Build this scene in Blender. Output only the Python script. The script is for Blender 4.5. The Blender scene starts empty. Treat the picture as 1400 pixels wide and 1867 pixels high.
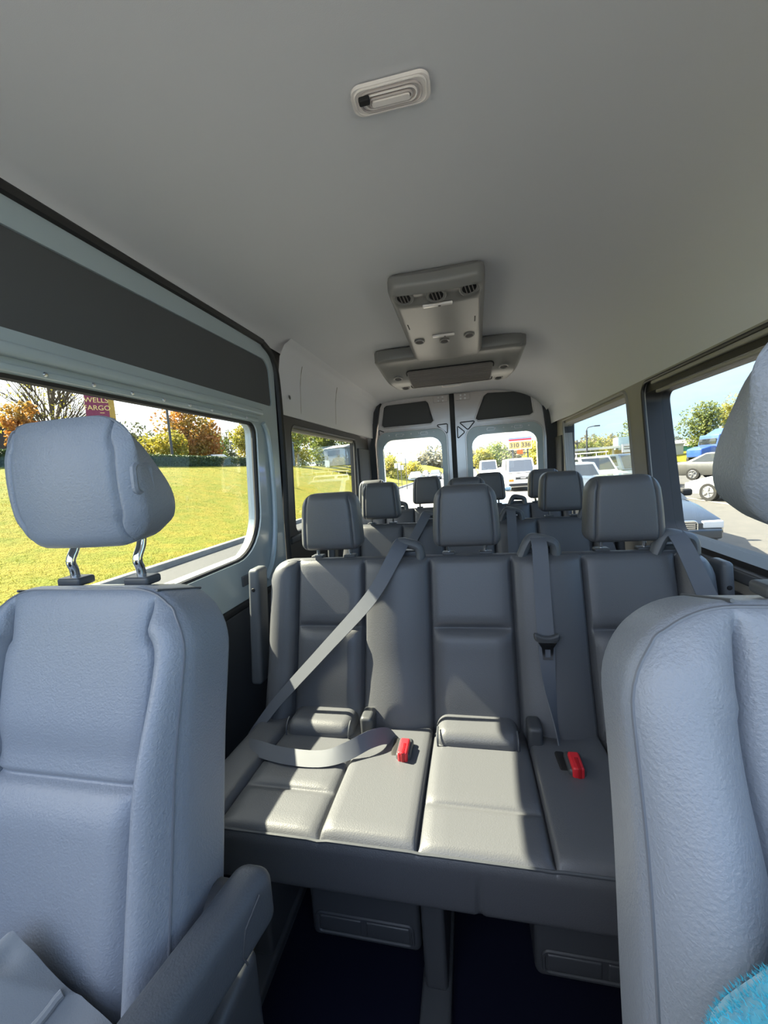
import bpy, math, random
from mathutils import Vector, Matrix, noise
from mathutils.geometry import tessellate_polygon
import numpy as np

S = bpy.context.scene
C = S.collection
PI = math.pi
R = math.radians

# ------------------------------------------------------------------ camera
cam_d = bpy.data.cameras.new('camera')
cam = bpy.data.objects.new('camera', cam_d); C.objects.link(cam)
S.camera = cam
cam_d.sensor_fit = 'HORIZONTAL'; cam_d.sensor_width = 36.0
cam_d.lens = 730.0 / 1400.0 * 36.0
cam_d.clip_start = 0.02; cam_d.clip_end = 2000
yaw, pit, rol = R(12.25), R(5.84), R(4.03)
F = Vector((-math.sin(yaw)*math.cos(pit), math.cos(yaw)*math.cos(pit), -math.sin(pit)))
r0 = Vector((math.cos(yaw), math.sin(yaw), 0)); u0 = r0.cross(F)
CX = math.cos(rol)*r0 - math.sin(rol)*u0
CY = math.sin(rol)*r0 + math.cos(rol)*u0
M = Matrix((CX, CY, -F)).transposed().to_4x4()
M.translation = Vector((0, 0, 1.25))
cam.matrix_world = M

# ------------------------------------------------------------------ world, sun, exposure
SUN_DIR = Vector((-0.715, 0.16, 0.685)).normalized()      # towards the sun
SUN_POWER = 56.0
SKY = 5.6
w = bpy.data.worlds.new('sky'); S.world = w; w.use_nodes = True
nt = w.node_tree; nt.nodes.clear()
def N(nt, t, **kw):
    n = nt.nodes.new(t)
    for k, v in kw.items():
        setattr(n, k, v)
    return n
def math_node(nt, op, a, b=None, c=None, clamp=False):
    n = N(nt, 'ShaderNodeMath', operation=op, use_clamp=clamp)
    for i, v in enumerate((a, b, c)):
        if v is None: continue
        if isinstance(v, (int, float)): n.inputs[i].default_value = v
        else: nt.links.new(v, n.inputs[i])
    return n.outputs[0]
def mix_col(nt, fac, a, b, blend='MIX'):
    n = N(nt, 'ShaderNodeMix', data_type='RGBA', blend_type=blend)
    for s, v in ((0, fac), (6, a), (7, b)):
        if isinstance(v, (int, float)): n.inputs[s].default_value = v
        elif isinstance(v, tuple): n.inputs[s].default_value = (*v, 1)[:4]
        else: nt.links.new(v, n.inputs[s])
    return n.outputs[2]
tc = N(nt, 'ShaderNodeTexCoord')
nrm = N(nt, 'ShaderNodeVectorMath', operation='NORMALIZE'); nt.links.new(tc.outputs['Generated'], nrm.inputs[0])
sx = N(nt, 'ShaderNodeSeparateXYZ'); nt.links.new(nrm.outputs[0], sx.inputs[0])
zc = math_node(nt, 'MAXIMUM', sx.outputs[2], 0.0)
zf = math_node(nt, 'POWER', zc, 0.55)
base = mix_col(nt, zf, (0.185, 0.325, 0.415), (0.125, 0.31, 0.78))
dot = N(nt, 'ShaderNodeVectorMath', operation='DOT_PRODUCT'); nt.links.new(nrm.outputs[0], dot.inputs[0]); dot.inputs[1].default_value = SUN_DIR
d01 = math_node(nt, 'MULTIPLY_ADD', dot.outputs['Value'], 0.5, 0.5)
glow = math_node(nt, 'POWER', d01, 3.0)
# thin streaky clouds
div = math_node(nt, 'ADD', zc, 0.12)
dv = N(nt, 'ShaderNodeVectorMath', operation='DIVIDE'); nt.links.new(nrm.outputs[0], dv.inputs[0])
cb = N(nt, 'ShaderNodeCombineXYZ'); 
for i in range(3): nt.links.new(div, cb.inputs[i])
nt.links.new(cb.outputs[0], dv.inputs[1])
nz = N(nt, 'ShaderNodeTexNoise'); nz.inputs['Scale'].default_value = 0.9; nz.inputs['Detail'].default_value = 6; nz.inputs['Roughness'].default_value = 0.62
nt.links.new(dv.outputs[0], nz.inputs['Vector'])
cl = N(nt, 'ShaderNodeMapRange'); cl.inputs[1].default_value = 0.42; cl.inputs[2].default_value = 0.72
nt.links.new(nz.outputs[0], cl.inputs[0])
clf = math_node(nt, 'MULTIPLY', cl.outputs[0], 0.7)
c1 = mix_col(nt, clf, base, (0.29, 0.37, 0.405))
g2 = math_node(nt, 'MULTIPLY', glow, 1.25, clamp=True)
c2 = mix_col(nt, g2, c1, (1.15, 1.15, 1.12))
bg = N(nt, 'ShaderNodeBackground'); nt.links.new(c2, bg.inputs[0]); bg.inputs[1].default_value = SKY
out = N(nt, 'ShaderNodeOutputWorld'); nt.links.new(bg.outputs[0], out.inputs[0])

sl = bpy.data.lights.new('sun', 'SUN'); sl.energy = SUN_POWER; sl.angle = R(0.53); sl.color = (1.0, 0.89, 0.68)
so = bpy.data.objects.new('sun', sl); C.objects.link(so)
so.rotation_euler = SUN_DIR.to_track_quat('Z', 'Y').to_euler()
so.location = (-6, 0, 8)

S.view_settings.view_transform = 'Standard'; S.view_settings.look = 'None'
S.view_settings.exposure = 0.0; S.view_settings.gamma = 1.0; S.view_settings.use_curve_mapping = False
S.cycles.max_bounces = 12; S.cycles.diffuse_bounces = 6; S.cycles.transparent_max_bounces = 16
S.cycles.sample_clamp_indirect = 6.0

# ------------------------------------------------------------------ materials
def mat(name, col, rough=0.6, metal=0.0, bump=None, coat=0.0, var=None, spec=0.5, sheen=0.0, trans=0.0):
    m = bpy.data.materials.new(name); m.use_nodes = True
    nt = m.node_tree; b = nt.nodes['Principled BSDF']
    b.inputs['Base Color'].default_value = (*col, 1); b.inputs['Roughness'].default_value = rough
    b.inputs['Metallic'].default_value = metal
    b.inputs['Specular IOR Level'].default_value = spec
    if coat: b.inputs['Coat Weight'].default_value = coat; b.inputs['Coat Roughness'].default_value = 0.06
    if sheen: b.inputs['Sheen Weight'].default_value = sheen; b.inputs['Sheen Roughness'].default_value = 0.5
    t = None
    if bump or var:
        t = N(nt, 'ShaderNodeTexCoord').outputs['Object']
    if var:                                   # (scale, colour, contrast low, high)
        n = N(nt, 'ShaderNodeTexNoise'); n.inputs['Scale'].default_value = var[0]; n.inputs['Detail'].default_value = 5
        nt.links.new(t, n.inputs['Vector'])
        mr = N(nt, 'ShaderNodeMapRange'); mr.inputs[1].default_value = 0.35; mr.inputs[2].default_value = 0.65
        nt.links.new(n.outputs[0], mr.inputs[0])
        nt.links.new(mix_col(nt, mr.outputs[0], col, var[1]), b.inputs['Base Color'])
    if bump:                                  # list of (kind, scale, strength, distance)
        prev = None
        for kind, sc, st, di in bump:
            if kind == 'noise':
                n = N(nt, 'ShaderNodeTexNoise'); n.inputs['Scale'].default_value = sc; n.inputs['Detail'].default_value = 3; o = n.outputs[0]
            elif kind == 'vor':
                n = N(nt, 'ShaderNodeTexVoronoi'); n.inputs['Scale'].default_value = sc; o = n.outputs[0]
            else:
                n = N(nt, 'ShaderNodeTexWave'); n.inputs['Scale'].default_value = sc; n.inputs['Distortion'].default_value = 0.6; o = n.outputs[0]
            nt.links.new(t, n.inputs['Vector'])
            bp = N(nt, 'ShaderNodeBump'); bp.inputs['Strength'].default_value = st; bp.inputs['Distance'].default_value = di
            nt.links.new(o, bp.inputs['Height'])
            if prev: nt.links.new(prev, bp.inputs['Normal'])
            prev = bp.outputs[0]
        nt.links.new(prev, b.inputs['Normal'])
    if trans:
        tr = N(nt, 'ShaderNodeBsdfTranslucent'); tr.inputs[0].default_value = (*col, 1)
        if var: nt.links.new(b.inputs['Base Color'].links[0].from_socket, tr.inputs[0])
        mx = N(nt, 'ShaderNodeMixShader'); mx.inputs[0].default_value = trans
        nt.links.new(b.outputs[0], mx.inputs[1]); nt.links.new(tr.outputs[0], mx.inputs[2])
        nt.links.new(mx.outputs[0], nt.nodes['Material Output'].inputs[0])
    return m

def glass_mat(name, tint, refl=0.09):
    m = bpy.data.materials.new(name); m.use_nodes = True
    nt = m.node_tree; nt.nodes.clear()
    t = N(nt, 'ShaderNodeBsdfTransparent'); t.inputs[0].default_value = (*tint, 1)
    g = N(nt, 'ShaderNodeBsdfGlossy'); g.inputs['Roughness'].default_value = 0.0
    lw = N(nt, 'ShaderNodeLayerWeight'); lw.inputs[0].default_value = 0.5      # Schlick: both faces of the pane alike
    f = math_node(nt, 'POWER', lw.outputs['Facing'], 5.0)
    f = math_node(nt, 'MULTIPLY_ADD', f, 0.45, refl * 0.5)
    mx = N(nt, 'ShaderNodeMixShader'); nt.links.new(f, mx.inputs[0])
    nt.links.new(t.outputs[0], mx.inputs[1]); nt.links.new(g.outputs[0], mx.inputs[2])
    o = N(nt, 'ShaderNodeOutputMaterial'); nt.links.new(mx.outputs[0], o.inputs[0])
    return m

MT = {}
MT['leather'] = mat('charcoal_leather', (0.085, 0.089, 0.098), 0.42, bump=[('noise', 420, 0.35, 0.0012), ('vor', 260, 0.12, 0.001)])
MT['leather_front_lit'] = mat('charcoal_leather_coarse_skylit', (0.185, 0.206, 0.242), 0.42, bump=[('noise', 330, 0.6, 0.0016), ('vor', 190, 0.2, 0.0012)])  # bench leather with windscreen sky light mixed into a paler, bluer colour
MT['seam'] = mat('leather_piping', (0.06, 0.066, 0.075), 0.4)
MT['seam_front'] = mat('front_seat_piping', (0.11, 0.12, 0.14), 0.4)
MT['plastic'] = mat('dark_grey_plastic', (0.050, 0.054, 0.060), 0.42, bump=[('noise', 700, 0.15, 0.0006)])
MT['arm_plastic'] = mat('armrest_vinyl', (0.058, 0.066, 0.078), 0.5, bump=[('noise', 360, 0.45, 0.0014)])
MT['grey_plastic'] = mat('mid_grey_plastic', (0.088, 0.096, 0.106), 0.45)
MT['trim'] = mat('grey_moulded_trim', (0.31, 0.295, 0.265), 0.75, bump=[('noise', 500, 0.15, 0.0006)])
MT['trim_dark'] = mat('dark_wall_trim', (0.035, 0.037, 0.042), 0.6)
MT['trim_brown'] = mat('black_reveal_trim', (0.023, 0.021, 0.021), 0.5)
MT['headliner'] = mat('grey_headliner_fabric', (0.61, 0.62, 0.655), 0.95, bump=[('noise', 900, 0.25, 0.0008)], spec=0.2)
MT['paint'] = mat('blue_grey_body_paint', (0.36, 0.43, 0.462), 0.28, coat=0.6, bump=[('noise', 14, 0.02, 0.01)])
MT['paint_rear_lit'] = mat('rear_door_paint_sunlit', (0.58, 0.55, 0.545), 0.24, metal=0.35, coat=0.8, bump=[('noise', 9, 0.10, 0.02)])  # same body paint, sun glare on the rear doors put into the colour
MT['felt'] = mat('black_felt', (0.075, 0.078, 0.082), 0.9, bump=[('noise', 800, 0.2, 0.0006)])
MT['black'] = mat('matte_black', (0.008, 0.008, 0.009), 0.7)
MT['rubber'] = mat('black_rubber', (0.014, 0.014, 0.015), 0.55)
MT['chrome'] = mat('chrome', (0.82, 0.83, 0.85), 0.09, metal=1.0)
MT['steel'] = mat('brushed_steel', (0.55, 0.56, 0.58), 0.28, metal=1.0)
MT['belt'] = mat('grey_webbing', (0.105, 0.115, 0.135), 0.62, bump=[('wave', 260, 0.25, 0.0008)])
MT['red'] = mat('red_plastic', (0.60, 0.02, 0.03), 0.4)
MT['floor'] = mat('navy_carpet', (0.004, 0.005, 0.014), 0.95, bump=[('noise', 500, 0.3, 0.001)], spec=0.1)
MT['console'] = mat('console_plastic', (0.205, 0.20, 0.195), 0.34)
MT['grille'] = mat('console_grille', (0.17, 0.155, 0.15), 0.6)
MT['lens'] = mat('clear_lens', (0.85, 0.80, 0.78), 0.15, coat=0.5)
MT['lens_dark'] = mat('lens_ridge', (0.55, 0.50, 0.49), 0.25, coat=0.5)
MT['glass'] = glass_mat('side_glass', (0.715, 0.735, 0.725), 0.05)
MT['glass_rear'] = glass_mat('rear_glass', (0.97, 0.98, 0.97), 0.03)
MT['cloth'] = mat('grey_jersey', (0.15, 0.165, 0.18), 0.95, bump=[('noise', 600, 0.5, 0.001)], sheen=0.4, spec=0.1)
MT['teal'] = mat('turquoise_fleece', (0.03, 0.40, 0.58), 0.9, sheen=0.5, spec=0.1)
MT['grass'] = mat('mown_grass', (0.112, 0.124, 0.013), 0.9, spec=0.1, bump=[('noise', 30, 0.8, 0.05), ('noise', 6, 0.5, 0.1)], var=(1.6, (0.165, 0.14, 0.018)))
MT['blade'] = mat('grass_blade', (0.125, 0.135, 0.010), 0.7, spec=0.2, var=(0.8, (0.17, 0.15, 0.02)), trans=0.35)
MT['asphalt'] = mat('asphalt', (0.080, 0.077, 0.073), 0.9, bump=[('noise', 60, 0.4, 0.01)], var=(3.0, (0.095, 0.09, 0.083)))
MT['asphalt_dark'] = mat('dark_asphalt', (0.032, 0.034, 0.036), 0.85, bump=[('noise', 50, 0.4, 0.01)])
MT['concrete'] = mat('concrete', (0.22, 0.205, 0.18), 0.9, var=(4.0, (0.17, 0.16, 0.14)))
MT['white_line'] = mat('white_road_paint', (0.30, 0.29, 0.26), 0.8)
MT['hedge'] = mat('hedge_leaves', (0.035, 0.062, 0.028), 0.7, var=(3.0, (0.06, 0.09, 0.03)), trans=0.2)
MT['bark'] = mat('bark', (0.10, 0.075, 0.05), 0.9)
MT['leaf_orange'] = mat('orange_leaves', (0.34, 0.13, 0.03), 0.7, var=(0.5, (0.22, 0.18, 0.03)), trans=0.4)
MT['leaf_yellow'] = mat('yellow_leaves', (0.32, 0.26, 0.03), 0.7, var=(0.6, (0.18, 0.19, 0.03)), trans=0.4)
MT['leaf_green'] = mat('green_leaves', (0.09, 0.125, 0.025), 0.7, var=(0.5, (0.15, 0.17, 0.03)), trans=0.35)
MT['leaf_dark'] = mat('dark_green_leaves', (0.06, 0.075, 0.04), 0.7, var=(0.5, (0.10, 0.10, 0.04)), trans=0.3)
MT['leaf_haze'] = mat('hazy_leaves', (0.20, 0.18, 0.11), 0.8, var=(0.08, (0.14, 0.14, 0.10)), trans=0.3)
MT['brick'] = mat('brown_brick', (0.060, 0.045, 0.042), 0.9)
MT['white'] = mat('white_paint', (0.62, 0.62, 0.60), 0.5)
MT['offwhite'] = mat('pale_siding', (0.50, 0.50, 0.50), 0.7)
MT['sign_red'] = mat('sign_crimson', (0.20, 0.018, 0.055), 0.5)
MT['sign_gold'] = mat('sign_gold', (0.42, 0.24, 0.035), 0.5)
MT['sign_letter'] = mat('sign_letter_gold', (0.85, 0.62, 0.22), 0.5)
MT['sign_green'] = mat('road_sign_green', (0.02, 0.19, 0.05), 0.5)
MT['pole'] = mat('dark_pole', (0.05, 0.05, 0.055), 0.5)
MT['car_glass'] = mat('car_glass', (0.02, 0.025, 0.03), 0.05, coat=1.0)
MT['tyre'] = mat('tyre', (0.015, 0.015, 0.016), 0.8)
MT['rim'] = mat('alloy_rim', (0.45, 0.45, 0.46), 0.3, metal=0.7)
MT['lamp_glass'] = mat('headlight_lens', (0.60, 0.62, 0.66), 0.1, coat=0.6)
MT['amber'] = mat('amber_lens', (0.6, 0.22, 0.03), 0.3)
MT['tail'] = mat('tail_lens', (0.35, 0.01, 0.015), 0.2)
def paint(name, col, metal=0.0):
    return mat(name, col, 0.3, metal=metal, coat=0.8)

# ------------------------------------------------------------------ mesh helpers
class MB:
    def __init__(s): s.v = []; s.f = []
    def add(s, vs, fs):
        b = len(s.v); s.v.extend([tuple(p) for p in vs]); s.f.extend([tuple(i + b for i in f) for f in fs]); return s
    def box(s, lo, hi):
        x0, y0, z0 = lo; x1, y1, z1 = hi
        v = [(x0,y0,z0),(x1,y0,z0),(x1,y1,z0),(x0,y1,z0),(x0,y0,z1),(x1,y0,z1),(x1,y1,z1),(x0,y1,z1)]
        return s.add(v, [(0,3,2,1),(4,5,6,7),(0,1,5,4),(1,2,6,5),(2,3,7,6),(3,0,4,7)])
    def hexa(s, v):                       # 8 free corners in box order
        return s.add(v, [(0,3,2,1),(4,5,6,7),(0,1,5,4),(1,2,6,5),(2,3,7,6),(3,0,4,7)])
    def tube(s, pts, r, n=8, caps=True, closed=False, flat=1.0, up=None):
        pts = [Vector(p) for p in pts]; m = len(pts); rs = r if isinstance(r, (list, tuple)) else [r]*m
        vs, fs = [], []; prev = None
        for i, p in enumerate(pts):
            if closed: t = (pts[(i+1) % m] - pts[i-1]).normalized()
            else: t = (pts[min(i+1, m-1)] - pts[max(i-1, 0)]).normalized()
            if up is not None: a = Vector(up)
            elif prev is None: a = Vector((0,0,1)) if abs(t.z) < 0.9 else Vector((1,0,0))
            else: a = prev
            a = (a - t*a.dot(t))
            a = a.normalized() if a.length > 1e-6 else t.orthogonal().normalized()
            prev = a; b = t.cross(a)
            for k in range(n):
                an = 2*PI*k/n
                vs.append(p + a*math.cos(an)*rs[i]*flat + b*math.sin(an)*rs[i])
        L = m if closed else m-1
        for i in range(L):
            j = (i+1) % m
            for k in range(n):
                k2 = (k+1) % n
                fs.append((i*n+k, i*n+k2, j*n+k2, j*n+k))
        if caps and not closed:
            fs.append(tuple(range(n))[::-1]); fs.append(tuple((m-1)*n+k for k in range(n)))
        return s.add(vs, fs)
    def ribbon(s, pts, wv, th=0.0016):    # webbing: centre points, half-width vectors
        pts = [Vector(p) for p in pts]; wv = [Vector(q) for q in wv]; m = len(pts); vs, fs = [], []
        for i in range(m):
            t = (pts[min(i+1, m-1)] - pts[max(i-1, 0)]).normalized()
            n = t.cross(wv[i]).normalized()*th
            vs += [pts[i]-wv[i]-n, pts[i]+wv[i]-n, pts[i]+wv[i]+n, pts[i]-wv[i]+n]
        for i in range(m-1):
            for k in range(4): fs.append((i*4+k, i*4+(k+1) % 4, i*4+4+(k+1) % 4, i*4+4+k))
        fs += [(3,2,1,0), tuple(4*(m-1)+k for k in range(4))]
        return s.add(vs, fs)
    def lathe(s, prof, o=(0,0,0), ax=(0,0,1), n=20):   # prof: (radius, height)
        ax = Vector(ax).normalized(); a = ax.orthogonal().normalized(); b = ax.cross(a); o = Vector(o)
        vs, fs = [], []
        for r, h in prof:
            for k in range(n):
                an = 2*PI*k/n; vs.append(o + ax*h + (a*math.cos(an)+b*math.sin(an))*max(r, 1e-5))
        for i in range(len(prof)-1):
            for k in range(n): fs.append((i*n+k, i*n+(k+1) % n, (i+1)*n+(k+1) % n, (i+1)*n+k))
        return s.add(vs, fs)
    def plate(s, loops, d0, d1, fn):      # polygon with holes, extruded between d0 and d1; fn(a, b, d) -> xyz
        flat = [q for l in loops for q in l]; n = len(flat)
        tris = tessellate_polygon([[Vector((q[0], q[1], 0)) for q in l] for l in loops])
        vs = [fn(a, b, d0) for a, b in flat] + [fn(a, b, d1) for a, b in flat]
        fs = [tuple(t) for t in tris] + [tuple(i+n for i in t)[::-1] for t in tris]
        o = 0
        for l in loops:
            m = len(l)
            for i in range(m):
                j = (i+1) % m; fs.append((o+i, o+j, o+j+n, o+i+n))
            o += m
        return s.add(vs, fs)
    def rbox(s, lo, hi, r, n=(4,4,4), seams=((),(),()), sw=0.006, fn=None):
        ax = []
        for i in range(3):
            a, b = lo[i], hi[i]
            off = [r*(1-math.tan(R(t))) for t in (45, 30, 15, 0)]
            L = [a+q for q in off] + [b-q for q in off] + [a+r+(b-a-2*r)*k/n[i] for k in range(1, n[i])]
            for q in seams[i]: L += [q+d*sw for d in (-3, -1.6, -0.8, 0, 0.8, 1.6, 3)]
            L = sorted(v for v in L if a-1e-9 <= v <= b+1e-9); o = [L[0]]
            for v in L[1:]:
                if v-o[-1] > 1e-5: o.append(v)
            ax.append(o)
        X, Y, Z = ax; nx, ny, nz_ = len(X)-1, len(Y)-1, len(Z)-1
        idx = {}; vs = []; fs = []
        lo_, hi_ = [a+r for a in lo], [b-r for b in hi]
        def V(i, j, k):
            if (i, j, k) not in idx:
                p = Vector((X[i], Y[j], Z[k]))
                q = Vector([min(max(p[t], lo_[t]), hi_[t]) for t in range(3)]); d = p-q
                if d.length > 1e-9: p = q + d.normalized()*r
                idx[i, j, k] = len(vs); vs.append(fn(p) if fn else p)
            return idx[i, j, k]
        for i in range(nx):
            for j in range(ny):
                fs.append((V(i,j,0), V(i,j+1,0), V(i+1,j+1,0), V(i+1,j,0)))
                fs.append((V(i,j,nz_), V(i+1,j,nz_), V(i+1,j+1,nz_), V(i,j+1,nz_)))
        for i in range(nx):
            for k in range(nz_):
                fs.append((V(i,0,k), V(i+1,0,k), V(i+1,0,k+1), V(i,0,k+1)))
                fs.append((V(i,ny,k), V(i,ny,k+1), V(i+1,ny,k+1), V(i+1,ny,k)))
        for j in range(ny):
            for k in range(nz_):
                fs.append((V(0,j,k), V(0,j,k+1), V(0,j+1,k+1), V(0,j+1,k)))
                fs.append((V(nx,j,k), V(nx,j+1,k), V(nx,j+1,k+1), V(nx,j,k+1)))
        return s.add(vs, fs)
    def grid(s, fn, nu, nv):
        vs = [fn(i/nu, j/nv) for j in range(nv+1) for i in range(nu+1)]
        fs = [(j*(nu+1)+i, j*(nu+1)+i+1, (j+1)*(nu+1)+i+1, (j+1)*(nu+1)+i) for j in range(nv) for i in range(nu)]
        return s.add(vs, fs)
    def build(s, name, m, parent=None, smooth=True, angle=42):
        me = bpy.data.meshes.new(name); me.from_pydata(s.v, [], s.f); me.update()
        me.materials.append(MT[m] if isinstance(m, str) else m)
        if smooth:
            me.polygons.foreach_set('use_smooth', [True]*len(me.polygons))
            try: me.set_sharp_from_angle(angle=R(angle))
            except Exception: pass
        o = bpy.data.objects.new(name, me); C.objects.link(o)
        if parent is not None: o.parent = parent
        return o

def thing(name, label, cat, loc=(0,0,0), rotz=0.0, group=None):
    o = bpy.data.objects.new(name, None); C.objects.link(o)
    o.location = loc; o.rotation_euler = (0, 0, rotz); o.empty_display_size = 0.1
    return tag(o, label, cat, group)
def tag(o, label, cat, group=None):
    o['label'] = label; o['category'] = cat
    if group: o['group'] = group
    return o
def struct(o):
    o['kind'] = 'structure'; return o
def copy_tree(o, parent=None):
    c = o.copy(); C.objects.link(c)
    if parent is not None: c.parent = parent
    for ch in list(o.children): copy_tree(ch, c)
    return c
def rr(a0, a1, b0, b1, rad, n=6):          # rounded rectangle; rad = 4 radii from (a0,b0) counter-clockwise
    P = []
    for (ca, cb, sa, sb, st), r in zip(((a0,b0,1,1,180),(a1,b0,-1,1,270),(a1,b1,-1,-1,0),(a0,b1,1,-1,90)), rad):
        for k in range(n+1):
            t = R(st + 90*k/n); P.append((ca+sa*r+math.cos(t)*r, cb+sb*r+math.sin(t)*r))
    return P
def smooth_path(pts, k=6):                 # Catmull-Rom
    P = [Vector(p) for p in pts]; out = []
    for i in range(len(P)-1):
        a, b, c, d = P[max(i-1,0)], P[i], P[i+1], P[min(i+2, len(P)-1)]
        for j in range(k):
            t = j/k
            out.append(0.5*((2*b)+(c-a)*t+(2*a-5*b+4*c-d)*t*t+(3*b-a-3*c+d)*t**3))
    out.append(P[-1]); return out
def text_part(body, name, m, parent, size, loc, rot, ext=0.004):
    cu = bpy.data.curves.new(name, 'FONT'); cu.body = body; cu.size = size; cu.extrude = ext
    cu.align_x = 'CENTER'; cu.align_y = 'CENTER'
    tmp = bpy.data.objects.new(name, cu)
    C.objects.link(tmp)
    dg = bpy.context.evaluated_depsgraph_get(); me = bpy.data.meshes.new_from_object(tmp.evaluated_get(dg))
    bpy.data.objects.remove(tmp); me.materials.clear(); me.materials.append(MT[m])
    o = bpy.data.objects.new(name, me); C.objects.link(o); o.parent = parent; o.location = loc; o.rotation_euler = rot
    return o
def gauss(d, w_): return math.exp(-(d/w_)**2)
def sstep(a, b, x):
    t = min(max((x-a)/(b-a), 0), 1); return t*t*(3-2*t)
def gauge(dx, dz, Rc, r):                  # size of (dx, dz) measured by a square of half size Rc whose corner is rounded by r
    h = math.hypot(dx, dz)
    if h < 1e-9: return 0.0, 0.0
    a, b = dx/h, dz/h; c = Rc-r; m = max(a, b)
    if Rc*min(a, b)/m <= c: rho = Rc/m
    else:
        t = c*(a+b); rho = t + math.sqrt(max(t*t - (2*c*c-r*r), 0))
    return Rc*h/rho, h
def round_corner(x, z, W, Ztop, Rc, r=0.0):   # rounds the two top corners of an outline
    if abs(x) > W-Rc and z > Ztop-Rc:
        s = 1 if x > 0 else -1; dx = abs(x)-(W-Rc); dz = z-(Ztop-Rc)
        g, h = gauge(dx, dz, Rc, r)
        if h > 0: dx *= g/h; dz *= g/h
        return s*(W-Rc+dx), Ztop-Rc+dz
    return x, z

# ================================================================== VAN SHELL
ZC = 1.99        # ceiling height
YR = 3.97        # inner face of the rear doors
# floor
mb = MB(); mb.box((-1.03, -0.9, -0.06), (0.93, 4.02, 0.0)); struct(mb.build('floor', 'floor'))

# ceiling: flat centre, curves down both sides
def ceil_prof(t):                          # t 0..1 left to right
    L = [(-0.965, 1.918), (-0.93, 1.946), (-0.86, 1.965), (-0.74, 1.979), (-0.60, 1.987), (-0.38, 1.99), (0.0, 1.99), (0.24, 1.985),
         (0.41, 1.965), (0.55, 1.925), (0.66, 1.868), (0.735, 1.795), (0.785, 1.70), (0.804, 1.583)]
    f = t*(len(L)-1); i = min(int(f), len(L)-2); q = f-i
    a, b, c, d = [Vector((*L[min(max(i+k, 0), len(L)-1)], 0)) for k in (-1, 0, 1, 2)]
    p = 0.5*((2*b)+(c-a)*q+(2*a-5*b+4*c-d)*q*q+(3*b-a-3*c+d)*q**3)
    return p.x, p.y
def rear_pinch(x, y, z):
    e = sstep(3.45, YR, y)
    return (-0.09 + (x+0.09)*(1-0.055*e), y, z - 0.055*e*e*(1 if z > 1.75 else 0.2))
def ceil_fn(u, v):
    x, z = ceil_prof(u)
    return rear_pinch(x, -0.32 + (YR+0.32)*v, z)
mb = MB(); mb.grid(ceil_fn, 52, 48)
mb.grid(lambda u, v: (lambda p: (p[0], p[1], p[2]+0.03))(ceil_fn(1-u, v)), 52, 12)
struct(mb.build('ceiling', 'headliner', angle=80))
# outer roof skin keeps the daylight out
mb = MB(); mb.box((-1.05, -0.3, 2.035), (0.95, 4.05, 2.06)); mb.box((0.87, -0.3, 1.56), (0.95, 4.05, 2.04)); mb.box((-1.05, -0.3, 1.88), (-0.985, 4.05, 2.04)); mb.box((-1.05, 4.02, 1.90), (0.95, 4.05, 2.04))
struct(mb.build('roof', 'paint'))

fnL = lambda a, b, d: (d, a, b)            # plates in the Y-Z plane
fnB = lambda a, b, d: (a, d, b)            # plates in the X-Z plane
def shear(loop, k): return [(a + k*(b-1.25), b) for a, b in loop]
def shell(name):
    o = bpy.data.objects.new(name, None); C.objects.link(o); o.empty_display_size = 0.1
    return struct(o)

# ---- sliding door on the left (door_1)
door = shell('door_1')
win1 = shear(rr(0.62, 1.735, 0.908, 1.518, (0.06, 0.20, 0.055, 0.06), 8), 0.10)
outer = shear(rr(0.45, 1.955, 0.735, 1.912, (0.01, 0.02, 0.10, 0.01), 6), 0.06)
pan_hole = rr(0.50, 1.935, 1.615, 1.842, (0.03, 0.03, 0.06, 0.03), 6)
mb = MB(); mb.plate([outer, win1, pan_hole], -1.03, -0.965, fnL); mb.build('door_frame', 'paint', door)
mb = MB(); mb.plate([rr(0.49, 1.945, 1.605, 1.852, (0.03,)*4)], -1.0, -0.972, fnL); mb.build('felt_panel', 'felt', door)
mb = MB(); mb.rbox((-0.972, 0.46, 1.552), (-0.942, 1.80, 1.582), 0.011, (1, 14, 1)); mb.build('pressed_rail', 'paint', door)
mb = MB(); mb.rbox((-0.970, 0.46, 1.520), (-0.956, 1.77, 1.538), 0.006, (1, 14, 1)); mb.build('pressed_rail', 'paint', door)
for k in range(9):
    mb = MB(); mb.lathe([(0.0, 0.006), (0.004, 0.005), (0.006, 0.0)], (-0.957, 0.66+k*0.125, 1.529), (1, 0, 0), 10); mb.build('bolt', 'steel', door)
mb = MB(); mb.tube([(-0.985, a, b) for a, b in win1], 0.013, 8, closed=True); mb.build('window_seal', 'rubber', door)
mb = MB(); mb.plate([shear(rr(0.61, 1.745, 0.898, 1.528, (0.07, 0.21, 0.065, 0.07), 8), 0.10)], -1.018, -1.014, fnL); mb.build('window_pane', 'glass', door)
mb = MB(); mb.rbox((-1.0, -0.3, 0.02), (-0.955, 1.955, 0.715), 0.015, (1, 10, 4)); mb.build('lower_panel', 'trim_dark', door)
mb = MB(); mb.rbox((-0.985, -0.3, 0.708), (-0.950, 1.945, 0.738), 0.010, (1, 10, 1)); mb.build('panel_edge_strip', 'black', door)
mb = MB(); mb.rbox((-0.968, 1.50, 0.80), (-0.958, 1.56, 0.845), 0.004, (1, 1, 1)); mb.build('latch_plate', 'grey_plastic', door)
mb = MB(); mb.tube(smooth_path([(-0.960, 1.81, 1.52), (-0.956, 1.84, 1.46), (-0.954, 1.845, 1.25), (-0.954, 1.82, 1.02), (-0.958, 1.77, 0.86), (-0.962, 1.70, 0.78)]), 0.014, 8); mb.build('inner_flange', 'paint', door)

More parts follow.
